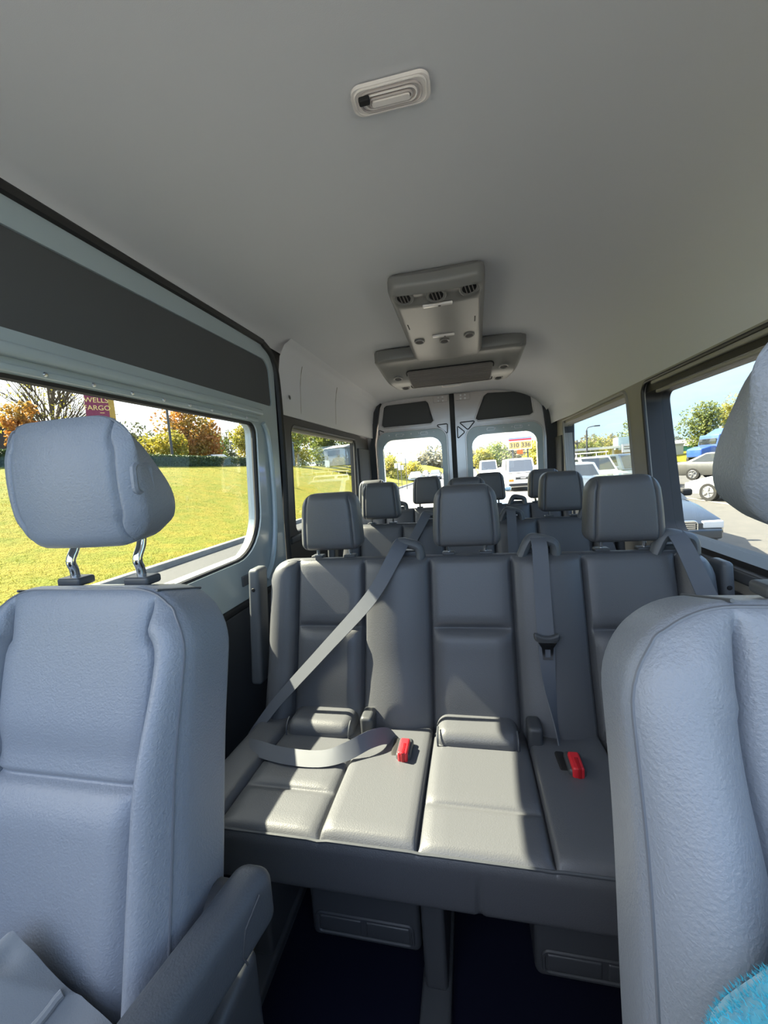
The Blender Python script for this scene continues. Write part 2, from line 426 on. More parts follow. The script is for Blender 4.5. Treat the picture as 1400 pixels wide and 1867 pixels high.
# black rubber gasket round the door opening
mb = MB(); mb.tube(smooth_path([(-0.968, -0.32, 1.925), (-0.968, 0.7, 1.926), (-0.968, 1.75, 1.926), (-0.968, 1.90, 1.913), (-0.966, 1.985, 1.86), (-0.964, 2.012, 1.72), (-0.964, 1.998, 1.3), (-0.968, 1.965, 0.9), (-0.970, 1.955, 0.1)], 6), 0.020, 8)
struct(mb.build('trim_1', 'rubber'))

mb = MB(); mb.box((-1.03, 1.88, 1.55), (-0.980, 2.14, 1.99)); struct(mb.build('trim_3', 'rubber'))

# ---- cab in front of the seats: scuttle below the windscreen, front doors with open window apertures
mb = MB(); mb.plate([[(-1.03, 0.0), (0.93, 0.0), (0.93, 1.10), (-1.03, 1.10)]], -0.86, -0.80, fnB); struct(mb.build('wall_front', 'trim_dark'))
cab_hole = [(-0.62, 0.95), (0.24, 0.95), (0.24, 1.58), (-0.25, 1.58)]
cab_out = [(-0.86, 0.0), (0.61, 0.0), (0.61, 1.99), (-0.32, 1.99), (-0.86, 1.10)]
mb = MB(); mb.plate([cab_out, cab_hole], -1.05, -1.032, fnL); struct(mb.build('door_4', 'paint'))
cab_hole = [(-0.62, 0.95), (-0.12, 0.95), (-0.12, 1.58), (-0.25, 1.58)]  # driver's window aperture shortened to cut light on the passenger seat's side
mb = MB(); mb.plate([cab_out, cab_hole], 0.932, 0.95, fnL); struct(mb.build('door_5', 'paint'))

# ---- left wall behind the sliding door
wl = shell('wall_left')
hole = shear(rr(2.125, 3.47, 0.93, 1.548, (0.05, 0.05, 0.05, 0.05), 6), 0.10)
mb = MB(); mb.plate([rr(1.965, 3.99, 0.0, 1.66, (0.005,)*4, 1), hole], -1.03, -0.972, fnL); mb.build('pillar_trim', 'trim_brown', wl)
def upl(u, v):
    L = [(-0.76, 1.990), (-0.85, 1.973), (-0.905, 1.940), (-0.938, 1.885), (-0.953, 1.80), (-0.960, 1.70), (-0.966, 1.592), (-0.985, 1.588)]
    f = u*(len(L)-1); i = min(int(f), len(L)-2); q = f-i
    x = L[i][0]*(1-q)+L[i+1][0]*q; z = L[i][1]*(1-q)+L[i+1][1]*q
    return rear_pinch(x, 2.02 + (YR-2.02)*v, z)
mb = MB(); mb.grid(upl, 28, 24); mb.build('upper_trim', 'headliner', wl, angle=60)
for yj in (2.30, 2.95):                     # joints between the trim mouldings
    mb = MB(); mb.tube([upl(u/10, (yj-2.02)/(YR-2.02)) for u in range(4, 10)], 0.002, 6); mb.build('trim_joint', 'trim', wl)
mb = MB(); mb.tube([(-0.972, 2.0, 1.592), (-0.972, 2.30, 1.590)], 0.004, 6); mb.build('trim_joint', 'trim_dark', wl)
mb = MB(); mb.lathe([(0.0, 0.004), (0.010, 0.003), (0.013, 0.0)], (-0.948, 2.12, 1.69), (1, 0, 0.1), 14); mb.build('trim_clip', 'plastic', wl)
mb = MB(); mb.tube([(-0.985, a, b) for a, b in hole], 0.015, 8, closed=True); mb.build('window_frame', 'rubber', wl)
mb = MB(); mb.rbox((-1.012, 2.17, 1.515), (-0.988, 3.46, 1.535), 0.006, (1, 8, 1)); mb.build('window_head_strip', 'trim', wl)
mb = MB(); mb.rbox((-1.02, 2.0, 0.885), (-0.955, 3.6, 0.925), 0.012, (1, 8, 1)); mb.build('sill', 'trim_dark', wl)
mb = MB(); mb.rbox((-0.99, 3.53, 0.5), (-0.958, 3.965, 1.47), 0.01, (1, 4, 4)); mb.build('rear_quarter_panel', 'felt', wl)
mb = MB(); mb.plate([shear(rr(2.11, 3.485, 0.915, 1.563, (0.05,)*4), 0.10)], -1.012, -1.008, fnL); struct(mb.build('window_1', 'glass'))

# ---- right wall
wr = shell('wall_right')
h1 = shear(rr(0.62, 2.06, 0.865, 1.568, (0.03, 0.06, 0.06, 0.03), 6), 0.20)
h2 = shear(rr(2.235, 3.66, 0.925, 1.570, (0.05,)*4, 6), 0.22)
g1 = shear(rr(0.63, 2.085, 0.893, 1.522, (0.03, 0.05, 0.045, 0.03), 6), 0.24)
g2 = shear(rr(2.27, 3.90, 0.955, 1.545, (0.04,)*4, 6), 0.22)
mb = MB(); mb.plate([rr(0.45, 3.99, 0.0, 1.600, (0.005,)*4, 1), h1, h2], 0.804, 0.816, fnL); mb.build('wall_trim', 'trim', wr)
mb = MB(); mb.plate([rr(0.45, 2.20, 0.0, 1.62, (0.005,)*4, 1), g1], 0.818, 0.93, fnL); mb.build('window_reveal', 'trim_brown', wr)
mb = MB(); mb.plate([rr(2.202, 3.99, 0.0, 1.62, (0.005,)*4, 1), g2], 0.818, 0.93, fnL); mb.build('window_reveal', 'trim', wr)
mb = MB(); mb.tube([(0.804, a, b) for a, b in h2], 0.009, 8, closed=True); mb.build('window_frame', 'trim', wr)
mb = MB(); mb.tube([(0.804, a, b) for a, b in h1], 0.008, 8, closed=True); mb.build('window_frame', 'trim_brown', wr)
mb = MB(); mb.rbox((0.800, 0.5, 1.545), (0.820, 2.02, 1.562), 0.006, (1, 10, 1)); mb.build('window_head_rail', 'trim', wr)
mb = MB(); mb.rbox((0.812, 0.5, 1.505), (0.826, 2.0, 1.519), 0.005, (1, 10, 1)); mb.build('window_head_rail', 'trim', wr)
for yy in (0.9, 1.25, 1.6):
    mb = MB(); mb.rbox((0.803, yy, 1.546), (0.822, yy+0.035, 1.575), 0.004, (1, 1, 1)); mb.build('head_clip', 'trim_brown', wr)
mb = MB(); mb.rbox((0.755, -0.3, 0.45), (0.815, 1.95, 0.80), 0.02, (1, 8, 3)); mb.build('lower_panel', 'trim_dark', wr)
mb = MB(); mb.rbox((0.795, 0.46, 0.830), (0.885, 1.93, 0.872), 0.01, (1, 8, 1)); mb.build('sill', 'grey_plastic', wr)
mb = MB(); mb.rbox((0.785, 3.72, 0.5), (0.812, 3.965, 1.45), 0.008, (1, 4, 4)); mb.build('rear_quarter_panel', 'felt', wr)
mb = MB(); mb.plate([shear(rr(0.60, 2.10, 0.878, 1.537, (0.05,)*4), 0.24)], 0.892, 0.896, fnL); struct(mb.build('window_2', 'glass'))
mb = MB(); mb.plate([shear(rr(2.26, 3.92, 0.94, 1.56, (0.05,)*4), 0.22)], 0.892, 0.896, fnL); struct(mb.build('window_3', 'glass'))

# ---- back wall: headliner arch and the two rear doors
mb = MB()
arch = [(-1.05, 0.0), (0.95, 0.0), (0.95, 2.05), (-1.05, 2.05)]
op = [(-0.90, 0.02), (0.72, 0.02), (0.722, 1.46), (0.70, 1.68), (0.668, 1.87), (0.64, 1.918), (0.59, 1.938), (-0.75, 1.938), (-0.81, 1.92), (-0.835, 1.88), (-0.865, 1.72), (-0.903, 1.52)]
mb.plate([arch, op], YR-0.02, YR+0.03, fnB); struct(mb.build('wall_back', 'trim_dark'))
D0 = YR
mb = MB(); mb.plate([[(-0.09+(a+0.09)*1.04, 0.9+(b-0.9)*1.02) for a, b in op], [(-0.09+(a+0.09)*0.96, 0.9+(b-0.9)*0.97) for a, b in op]], YR+0.052, YR+0.058, fnB); struct(mb.build('trim_4', 'paint_rear_lit'))
def rear_door(name, s, xi, holes):
    d = shell(name)
    if s < 0:
        out_ = [(xi, 0.03), (xi, 1.934), (-0.74, 1.934), (-0.80, 1.915), (-0.826, 1.87), (-0.857, 1.70), (-0.893, 1.50), (-0.893, 0.03)]
    else:
        out_ = [(xi, 0.03), (0.712, 0.03), (0.714, 1.455), (0.692, 1.67), (0.66, 1.86), (0.635, 1.912), (0.585, 1.934), (xi, 1.934)]
    win, felt, tri = holes
    mb = MB(); mb.plate([out_, win, felt], D0, D0+0.05, fnB); mb.build('door_skin', 'paint_rear_lit', d)
    fc = [sum(p[0] for p in felt)/len(felt), sum(p[1] for p in felt)/len(felt)]
    mb = MB(); mb.plate([[(fc[0]+(p[0]-fc[0])*1.02, fc[1]+(p[1]-fc[1])*1.02) for p in felt]], D0+0.015, D0+0.04, fnB); mb.build('felt_panel', 'felt', d)
    mb = MB(); mb.tube([(a, D0-0.001, b) for a, b in felt], 0.007, 6, closed=True); mb.build('felt_edge', 'paint_rear_lit', d)
    # raised frame round the window with its bright lip and fixing holes
    cx = sum(p[0] for p in win)/len(win); cz = sum(p[1] for p in win)/len(win)
    big = [(p[0]+math.copysign(0.055, p[0]-cx), p[1]+math.copysign(0.085, p[1]-cz)) for p in win]
    mb = MB(); mb.plate([big, win], D0-0.015, D0, fnB); mb.build('window_surround', 'paint', d)
    mb = MB(); mb.tube([(a, D0-0.015, b) for a, b in big], 0.007, 6, closed=True); mb.build('surround_lip', 'paint_rear_lit', d)
    wx0, wx1, wt = min(p[0] for p in win), max(p[0] for p in win), max(p[1] for p in win)
    for k in range(7):
        mb = MB(); mb.lathe([(0, 0.003), (0.006, 0.002), (0.007, 0)], (wx0+0.07+k*(wx1-wx0-0.14)/6, D0-0.015, wt+0.048), (0, -1, 0), 10); mb.build('bolt', 'steel', d)
    for k in (0.3, 0.72):
        mb = MB(); mb.tube([(a, D0-0.017, b) for a, b in rr(wx0+k*(wx1-wx0)-0.035, wx0+k*(wx1-wx0)+0.035, wt+0.030, wt+0.056, (0.010,)*4, 4)], 0.003, 6, closed=True); mb.build('slot', 'steel', d)
    for t in tri:
        P = []
        for i in range(3):                 # rounded triangle pressing
            a, b, c = Vector(t[i-1]), Vector(t[i]), Vector(t[(i+1) % 3])
            for q in (0.22, 0.11): P.append(b+(a-b)*q)
            P.append(b+((a-b)+(c-b))*0.045)
            for q in (0.11, 0.22): P.append(b+(c-b)*q)
        mb = MB(); mb.tube([(p.x, D0-0.001, p.y) for p in P], 0.005, 6, closed=True); mb.build('pressed_triangle', 'trim_dark', d)
    mb = MB(); mb.plate([[(cx+(p[0]-cx)*1.03, cz+(p[1]-cz)*1.03) for p in win]], D0+0.038, D0+0.042, fnB); mb.build('window_pane', 'glass_rear', d)
    # hinge bracket plate with bolts by the centre line
    bx0, bx1 = (xi-0.15, xi-0.012) if s < 0 else (xi+0.012, xi+0.15)
    mb = MB(); mb.rbox((bx0, D0-0.015, 1.865), (bx1, D0, 1.928), 0.006, (1,1,1)); mb.build('bracket', 'paint_rear_lit', d)
    for k in range(4):
        mb = MB(); mb.lathe([(0, 0.004), (0.008, 0.003), (0.010, 0)], (bx0+0.05+0.04*(k % 2), D0-0.015, 1.88+0.03*(k//2)), (0, -1, 0), 10); mb.build('bolt', 'steel', d)
    return d
rear_door('door_2', -1, -0.150,
    (rr(-0.825, -0.243, 0.75, 1.545, (0.05, 0.05, 0.11, 0.11)),
     [(-0.80, 1.672), (-0.335, 1.672), (-0.305, 1.70), (-0.345, 1.875), (-0.375, 1.900), (-0.765, 1.893), (-0.795, 1.87), (-0.828, 1.70)],
     [[(-0.855, 1.656), (-0.853, 1.602), (-0.778, 1.622)], [(-0.284, 1.655), (-0.177, 1.660), (-0.182, 1.565)]]))
rear_door('door_3', 1, -0.103,
    (rr(0.045, 0.632, 0.75, 1.528, (0.05, 0.05, 0.11, 0.11)),
     [(0.110, 1.658), (0.575, 1.665), (0.61, 1.69), (0.59, 1.868), (0.56, 1.896), (0.205, 1.912), (0.165, 1.885), (0.083, 1.685)],
     [[(-0.065, 1.660), (0.083, 1.662), (0.012, 1.584)], [(-0.086, 1.630), (-0.086, 1.509), (-0.016, 1.566)]]))
mb = MB(); mb.rbox((-0.150, D0-0.012, 0.05), (-0.103, D0+0.06, 1.935), 0.01, (1, 1, 8)); struct(mb.build('trim_2', 'rubber'))

# ================================================================== BENCHES
TA = R(15.5)
def bench(seats, seams, hseams, heads, guides, xl, xr, detail=True):
    """Bench in its own frame: y = 0 at the cushion front edge, z = 0 on the floor."""
    root = thing('passenger_bench', 'x', 'bench')
    yb, zb, Hh, th = 0.44, 0.405, 0.575, 0.13
    ca, sa = math.cos(TA), math.sin(TA)
    cx = (xl+xr)/2; Wd = (xr-xl)/2
    def lean(x, y, z): return Vector((x, yb + y*ca + z*sa, zb + z*ca - y*sa))
    pan = [(seams[2*i], seams[2*i+1]) for i in range(len(seams)//2)]
    def fb(p):
        x, z = round_corner(p.x-cx, p.z, Wd, Hh, 0.085, 0.035); x += cx; y = p.y
        wgt = sstep(0.07, 0.0, p.y) * sstep(0.0, 0.04, Hh-p.z)
        d = 0.0
        for q in seams: d -= 0.013*gauss(p.x-q, 0.008) + 0.006*gauss(p.x-q, 0.003)
        inp = None
        for a, b in pan:
            if a <= p.x <= b: inp = (p.x-a)/(b-a)
        if inp is not None:
            e = sstep(0, 0.14, min(inp, 1-inp))
            d += 0.004*e - 0.016*gauss(p.z-0.335, 0.011)*e
            d += 0.012*e*sstep(0.335, 0.30, p.z)*sstep(0.0, 0.2, p.z)
        else:
            gaps = [xl]+list(seams)+[xr]
            for i in range(0, len(gaps)-1, 2):
                if gaps[i] <= p.x <= gaps[i+1]:
                    t = (p.x-gaps[i])/(gaps[i+1]-gaps[i]); d += 0.026*math.sin(PI*min(max(t, 0), 1))
        d += 0.015*sstep(0.25, 0.0, p.z)
        return lean(x, y - d*wgt, z)
    mb = MB(); mb.rbox((xl, 0, 0), (xr, th, Hh), 0.035, (56, 2, 22), (seams, (), (0.335,)), 0.004, fb)
    back = mb.build('backrest', 'leather', root, angle=75)
    # seam piping along the top front edge
    mb = MB(); mb.tube([fb(Vector((xl+0.03+(xr-xl-0.06)*k/60, 0.012, Hh-0.012))) for k in range(61)], 0.0035, 6); mb.build('piping', 'seam', back)
    # cushion
    cs = [q + 0.012*(1 if i % 2 else 0) for i, q in enumerate(seams)]
    def fc(p):
        top = sstep(0.36, 0.43, p.z); d = 0.0; y = p.y
        inp = None
        for a, b in zip(cs[0::2], cs[1::2]):
            if a <= p.x <= b: inp = (p.x-a)/(b-a)
        for q in cs: d -= 0.008*gauss(p.x-q, 0.007) + 0.005*gauss(p.x-q, 0.0025)
        if inp is not None:
            e = sstep(0, 0.1, min(inp, 1-inp)); d += -0.009*gauss(p.y-0.135, 0.009)*e + 0.006*e
        else: d += 0.012
        d += 0.006*math.sin(PI*min(max(p.y/0.45, 0), 1))
        z = p.z + d*top*sstep(0.0, 0.03, p.y) - top*0.05*p.y
        y += (0.455-p.z)*0.12
        y += 0.006*gauss(p.x+0.02, 0.006)*(1-top) if p.y < 0.01 else 0
        return Vector((p.x, y, z))
    mb = MB(); mb.rbox((xl, 0.0, 0.295), (xr, 0.50, 0.455), 0.03, (44, 16, 4), (list(cs)+[-0.02], (0.135,), ()), 0.004, fc)
    cush = mb.build('seat_cushion', 'leather', root, angle=75)
    mb = MB(); mb.tube([fc(Vector((xl+0.02+(xr-xl-0.04)*k/60, 0.0085, 0.447))) for k in range(61)], 0.0035, 6); mb.build('piping', 'seam', cush)
    # rolls where the backrest meets the cushion
    for a, b in pan:
        mb = MB(); mb.rbox((a+0.012, 0.345, 0.40), (b-0.012, 0.47, 0.485), 0.035, (4, 2, 2)); r_ = mb.build('lumbar_roll', 'leather', root)
        for q in (a+0.02, b-0.02):
            mb = MB(); mb.tube([(q, 0.3455+0.033*(1-math.cos(R(t))), 0.452+0.034*math.sin(R(t))) for t in range(-20, 100, 15)], 0.0028, 6); mb.build('piping', 'seam', r_)
    for a in seams[1::2][:-1]:
        mb = MB(); mb.rbox((a+0.01, 0.37, 0.36), (a+0.05, 0.44, 0.50), 0.012, (1, 1, 1)); mb.build('hinge_cover', 'plastic', root)
    # headrests
    for hx in heads:
        def fh(p):
            x, z = round_corner(p.x, p.z, 0.112, 0.205, 0.045, 0.028)
            t = p.z/0.205; x *= 1.0-0.13*t*t
            d = -0.007*gauss(abs(p.x)-0.088, 0.004)*sstep(0.05, 0, p.y)
            y = p.y - d - 0.008*(1-(p.x/0.112)**2)*sstep(0.06, 0, p.y) + 0.015*t*t
            return Vector((x, y, z))
        hr = thing('headrest', 'x', 'x'); del hr['label']; del hr['category']
        mb = MB(); mb.rbox((-0.112, 0, 0), (0.112, 0.095, 0.205), 0.028, (10, 2, 10), ((-0.088, 0.088), (), ()), 0.004, fh)
        tl = lean(hx, 0.035, Hh)
        bpy.data.objects.remove(hr)
        mb.v = [tuple(Vector(q)+Vector((hx, tl.y-0.035, tl.z+0.03))) for q in mb.v]
        hr = mb.build('headrest', 'leather', root, angle=75)
        for sgn in (-1, 1):
            mb = MB(); mb.tube([(hx+sgn*0.062, tl.y+0.012, tl.z-0.02), (hx+sgn*0.062, tl.y+0.012, tl.z+0.05)], 0.0065, 10); mb.build('post', 'chrome', hr)
            mb = MB(); mb.rbox((hx+sgn*0.062-0.022, tl.y-0.006, tl.z-0.004), (hx+sgn*0.062+0.022, tl.y+0.03, tl.z+0.008), 0.004, (1,1,1)); mb.build('post_collar', 'plastic', hr)
    # belt guide loops on the top edge
    for gx in guides:
        t = lean(gx, 0.02, Hh)
        P = smooth_path([(gx-0.056, t.y-0.004, t.z-0.015), (gx-0.040, t.y-0.002, t.z+0.022), (gx-0.026, t.y, t.z+0.043), (gx-0.008, t.y, t.z+0.046), (gx+0.026, t.y-0.002, t.z+0.037), (gx+0.044, t.y-0.003, t.z+0.028), (gx+0.050, t.y-0.004, t.z+0.008), (gx+0.050, t.y-0.006, t.z-0.015)], 5)
        mb = MB(); mb.tube(P, 0.0165, 10, flat=1.2, up=(0, 1, 0)); g = mb.build('belt_guide', 'grey_plastic', root)
        mb = MB(); mb.tube([(gx-0.034, t.y+0.012, t.z+0.028), (gx+0.046, t.y+0.012, t.z+0.022)], 0.006, 8); mb.build('guide_roller', 'steel', g)
        mb = MB(); mb.rbox((gx-0.05, t.y+0.012, t.z-0.05), (gx+0.055, t.y+0.05, t.z+0.012), 0.008, (1,1,1)); mb.build('guide_base', 'plastic', g)
    # legs
    for lx in ([xl+0.16, -0.13, xr-0.2] if seats == 3 else [xl+0.2, 0.0, xr-0.2]):
        mb = MB(); mb.rbox((lx-0.027, 0.07, 0.03), (lx+0.027, 0.42, 0.32), 0.01, (1, 3, 3)); lg = mb.build('leg', 'plastic', root)
        mb = MB(); mb.rbox((lx-0.035, -0.05, 0.0), (lx+0.035, 0.48, 0.035), 0.008, (1, 4, 1)); mb.build('floor_rail', 'plastic', lg)
    return root, lean, fb

SE3 = [-0.62, -0.375, -0.145, 0.12, 0.335, 0.595]
b1, lean3, fb3 = bench(3, SE3, 0.335, [-0.497, -0.018, 0.465], [-0.225, 0.21, 0.60], -0.735, 0.70)
b1['label'] = 'nearest three-seat charcoal leather bench, its cushion in bright sun'
b1['group'] = 'three-seat benches'
b1.location = (0, 0.74, 0)
def belt_part(name, pts, wv, mname='belt', k=6):
    a = smooth_path(pts, k); b = smooth_path(wv, k)
    mb = MB(); mb.ribbon(a, b); return mb.build(name, mname, b1)
Y0 = 0.74
def rel(L): return [(x, y-Y0, z) for x, y, z in L]
# belt drawn across the left seat
belt_part('shoulder_belt', rel([(-0.225, 1.375, 1.0), (-0.232, 1.345, 1.005), (-0.255, 1.29, 0.965), (-0.335, 1.245, 0.838), (-0.50, 1.20, 0.67), (-0.66, 1.155, 0.51), (-0.75, 1.12, 0.40)]),
          [(0.022, 0, -0.004), (0.022, 0, -0.008), (0.020, 0, -0.013), (0.0165, -0.009, -0.0145), (0.014, -0.010, -0.0125), (0.0125, -0.009, -0.011), (0.011, -0.006, -0.010)])
belt_part('lap_belt', rel([(-0.735, 1.06, 0.42), (-0.67, 1.00, 0.462), (-0.55, 0.965, 0.470), (-0.44, 0.965, 0.470), (-0.37, 0.985, 0.482), (-0.31, 1.03, 0.492), (-0.27, 1.08, 0.47), (-0.25, 1.11, 0.42)]),
          [(0.005, 0.012, 0.014), (0.004, 0.016, 0.012), (0, 0.019, 0.010), (0, 0.019, 0.011), (-0.006, 0.014, 0.017), (-0.007, 0.010, 0.019), (-0.004, 0.012, 0.018), (0, 0.01, 0.018)])
bs = belt_part('shoulder_belt', rel([(0.205, 1.375, 1.0), (0.205, 1.345, 1.005), (0.205, 1.297, 0.975), (0.203, 1.262, 0.85), (0.203, 1.222, 0.70), (0.203, 1.19, 0.60), (0.212, 1.15, 0.49), (0.216, 1.12, 0.425), (0.214, 1.09, 0.38)]),
          [(0.023, 0, 0), (0.023, 0, 0), (0.023, 0, 0), (0.0235, 0, 0), (0.0235, 0, 0), (0.019, 0.010, 0), (0.006, 0.018, 0.004), (0.005, 0.018, 0.004), (0.008, 0.015, 0.0)])
# latch tongue hanging on that belt
mb = MB(); mb.rbox((0.167, 1.205-Y0, 0.705), (0.240, 1.224-Y0, 0.728), 0.008, (3, 1, 1), fn=lambda p: Vector((p.x, p.y, p.z+0.012*((p.x-0.2035)/0.036)**2)))
tg = mb.build('belt_tongue', 'plastic', bs)
mb = MB(); mb.plate([[(0.178, 0.712), (0.229, 0.712), (0.220, 0.697), (0.217, 0.660), (0.190, 0.660), (0.187, 0.697)], [(0.196, 0.692), (0.196, 0.668), (0.211, 0.668), (0.211, 0.692)]], 1.203-Y0, 1.206-Y0, fnB); mb.build('tongue_plate', 'chrome', bs)
belt_part('shoulder_belt', rel([(0.595, 1.375, 1.0), (0.597, 1.345, 1.005), (0.603, 1.295, 0.965), (0.63, 1.255, 0.86), (0.66, 1.23, 0.76), (0.69, 1.18, 0.60), (0.70, 1.13, 0.44)]),
          [(0.023, 0, 0.002), (0.023, 0, 0.003), (0.023, 0, 0.004), (0.024, 0, 0.005), (0.025, 0, 0.006), (0.022, 0.006, 0.006), (0.02, 0.01, 0.004)])
# buckles and stalk pockets
for bx, byy, tw in ((-0.213, 1.035, 0.0), (0.232, 1.03, 0.35)):
    mb = MB(); mb.rbox((bx-0.021, byy-0.035-Y0, 0.42), (bx+0.021, byy+0.04-Y0, 0.475), 0.009, (2, 2, 2)); bk = mb.build('buckle', 'plastic', b1)
    mb = MB(); mb.rbox((bx-0.014, byy-0.042-Y0, 0.438), (bx+0.014, byy+0.022-Y0, 0.486), 0.006, (2, 2, 2)); o = mb.build('release_button', 'red', bk); o['label'] = 'red release button'
    mb = MB(); mb.rbox((bx-0.003, byy-0.044-Y0, 0.452), (bx+0.006, byy-0.002-Y0, 0.4875), 0.002, (1, 1, 1)); mb.build('button_slot', 'tail', bk)
    mb = MB(); mb.rbox((bx-0.040, byy-0.02-Y0, 0.446), (bx-0.016, byy+0.055-Y0, 0.4605), 0.006, (2, 3, 1)); mb.build('belt_slot', 'black', b1)
# storage fronts under the bench
for x0, x1 in ((-0.445, -0.165), (0.095, 0.385)):
    yv = 0.095
    mb = MB(); mb.rbox((x0, yv, 0.085), (x1, yv+0.20, 0.30), 0.016, (3, 2, 2)); vb = mb.build('storage_box', 'plastic', b1)
    mb = MB(); mb.tube([(a, yv-0.001, b) for a, b in rr(x0+0.018, x1-0.018, 0.105, 0.158, (0.012,)*4, 4)], 0.004, 6, closed=True); mb.build('front_rim', 'plastic', vb)
    xm = (x0+x1)/2
    for a, b in ((x0+0.026, xm-0.006), (xm+0.006, x1-0.026)):
        mb = MB(); mb.rbox((a, yv-0.004, 0.112), (b, yv+0.01, 0.152), 0.004, (1, 1, 1)); mb.build('front_panel', 'plastic', vb)
# raised armrests at both ends
for x0, x1, yy, zt in ((-0.812, -0.768, 0.56, 0.925), (0.712, 0.746, 0.585, 0.915)):
    def fa(p, x0=x0, x1=x1): return Vector((p.x + (0.02 if x0 < 0 else -0.01)*(p.z-0.9), p.y + (p.z-0.9)*0.10, p.z))
    mb = MB(); mb.rbox((x0, yy, 0.50), (x1, yy+0.075, zt), 0.014, (1, 2, 6), fn=fa); ar = mb.build('armrest', 'grey_plastic', b1)
    mb = MB(); mb.lathe([(0, 0.003), (0.006, 0.002), (0.0075, 0)], ((x0+x1)/2, yy-0.006, zt-0.075), (0, -1, 0), 12); mb.build('armrest_bolt', 'black', ar)

# second bench: a copy without the near-only pieces
b2 = copy_tree(b1); b2.location = (0.0, 0.74+0.85, 0)
b2['label'] = 'middle three-seat charcoal bench, behind the nearest bench'
# rear bench with four seats
SE4 = [-0.845, -0.64, -0.42, -0.21, 0.04, 0.25, 0.42, 0.63]
b3, _, _ = bench(4, SE4, 0.335, [-0.742, -0.315, 0.145, 0.525], [-0.53, 0.335], -0.868, 0.70)
b3['label'] = 'rearmost charcoal bench with four headrests in front of the rear doors'
b3.location = (0, 0.74+1.68, 0)

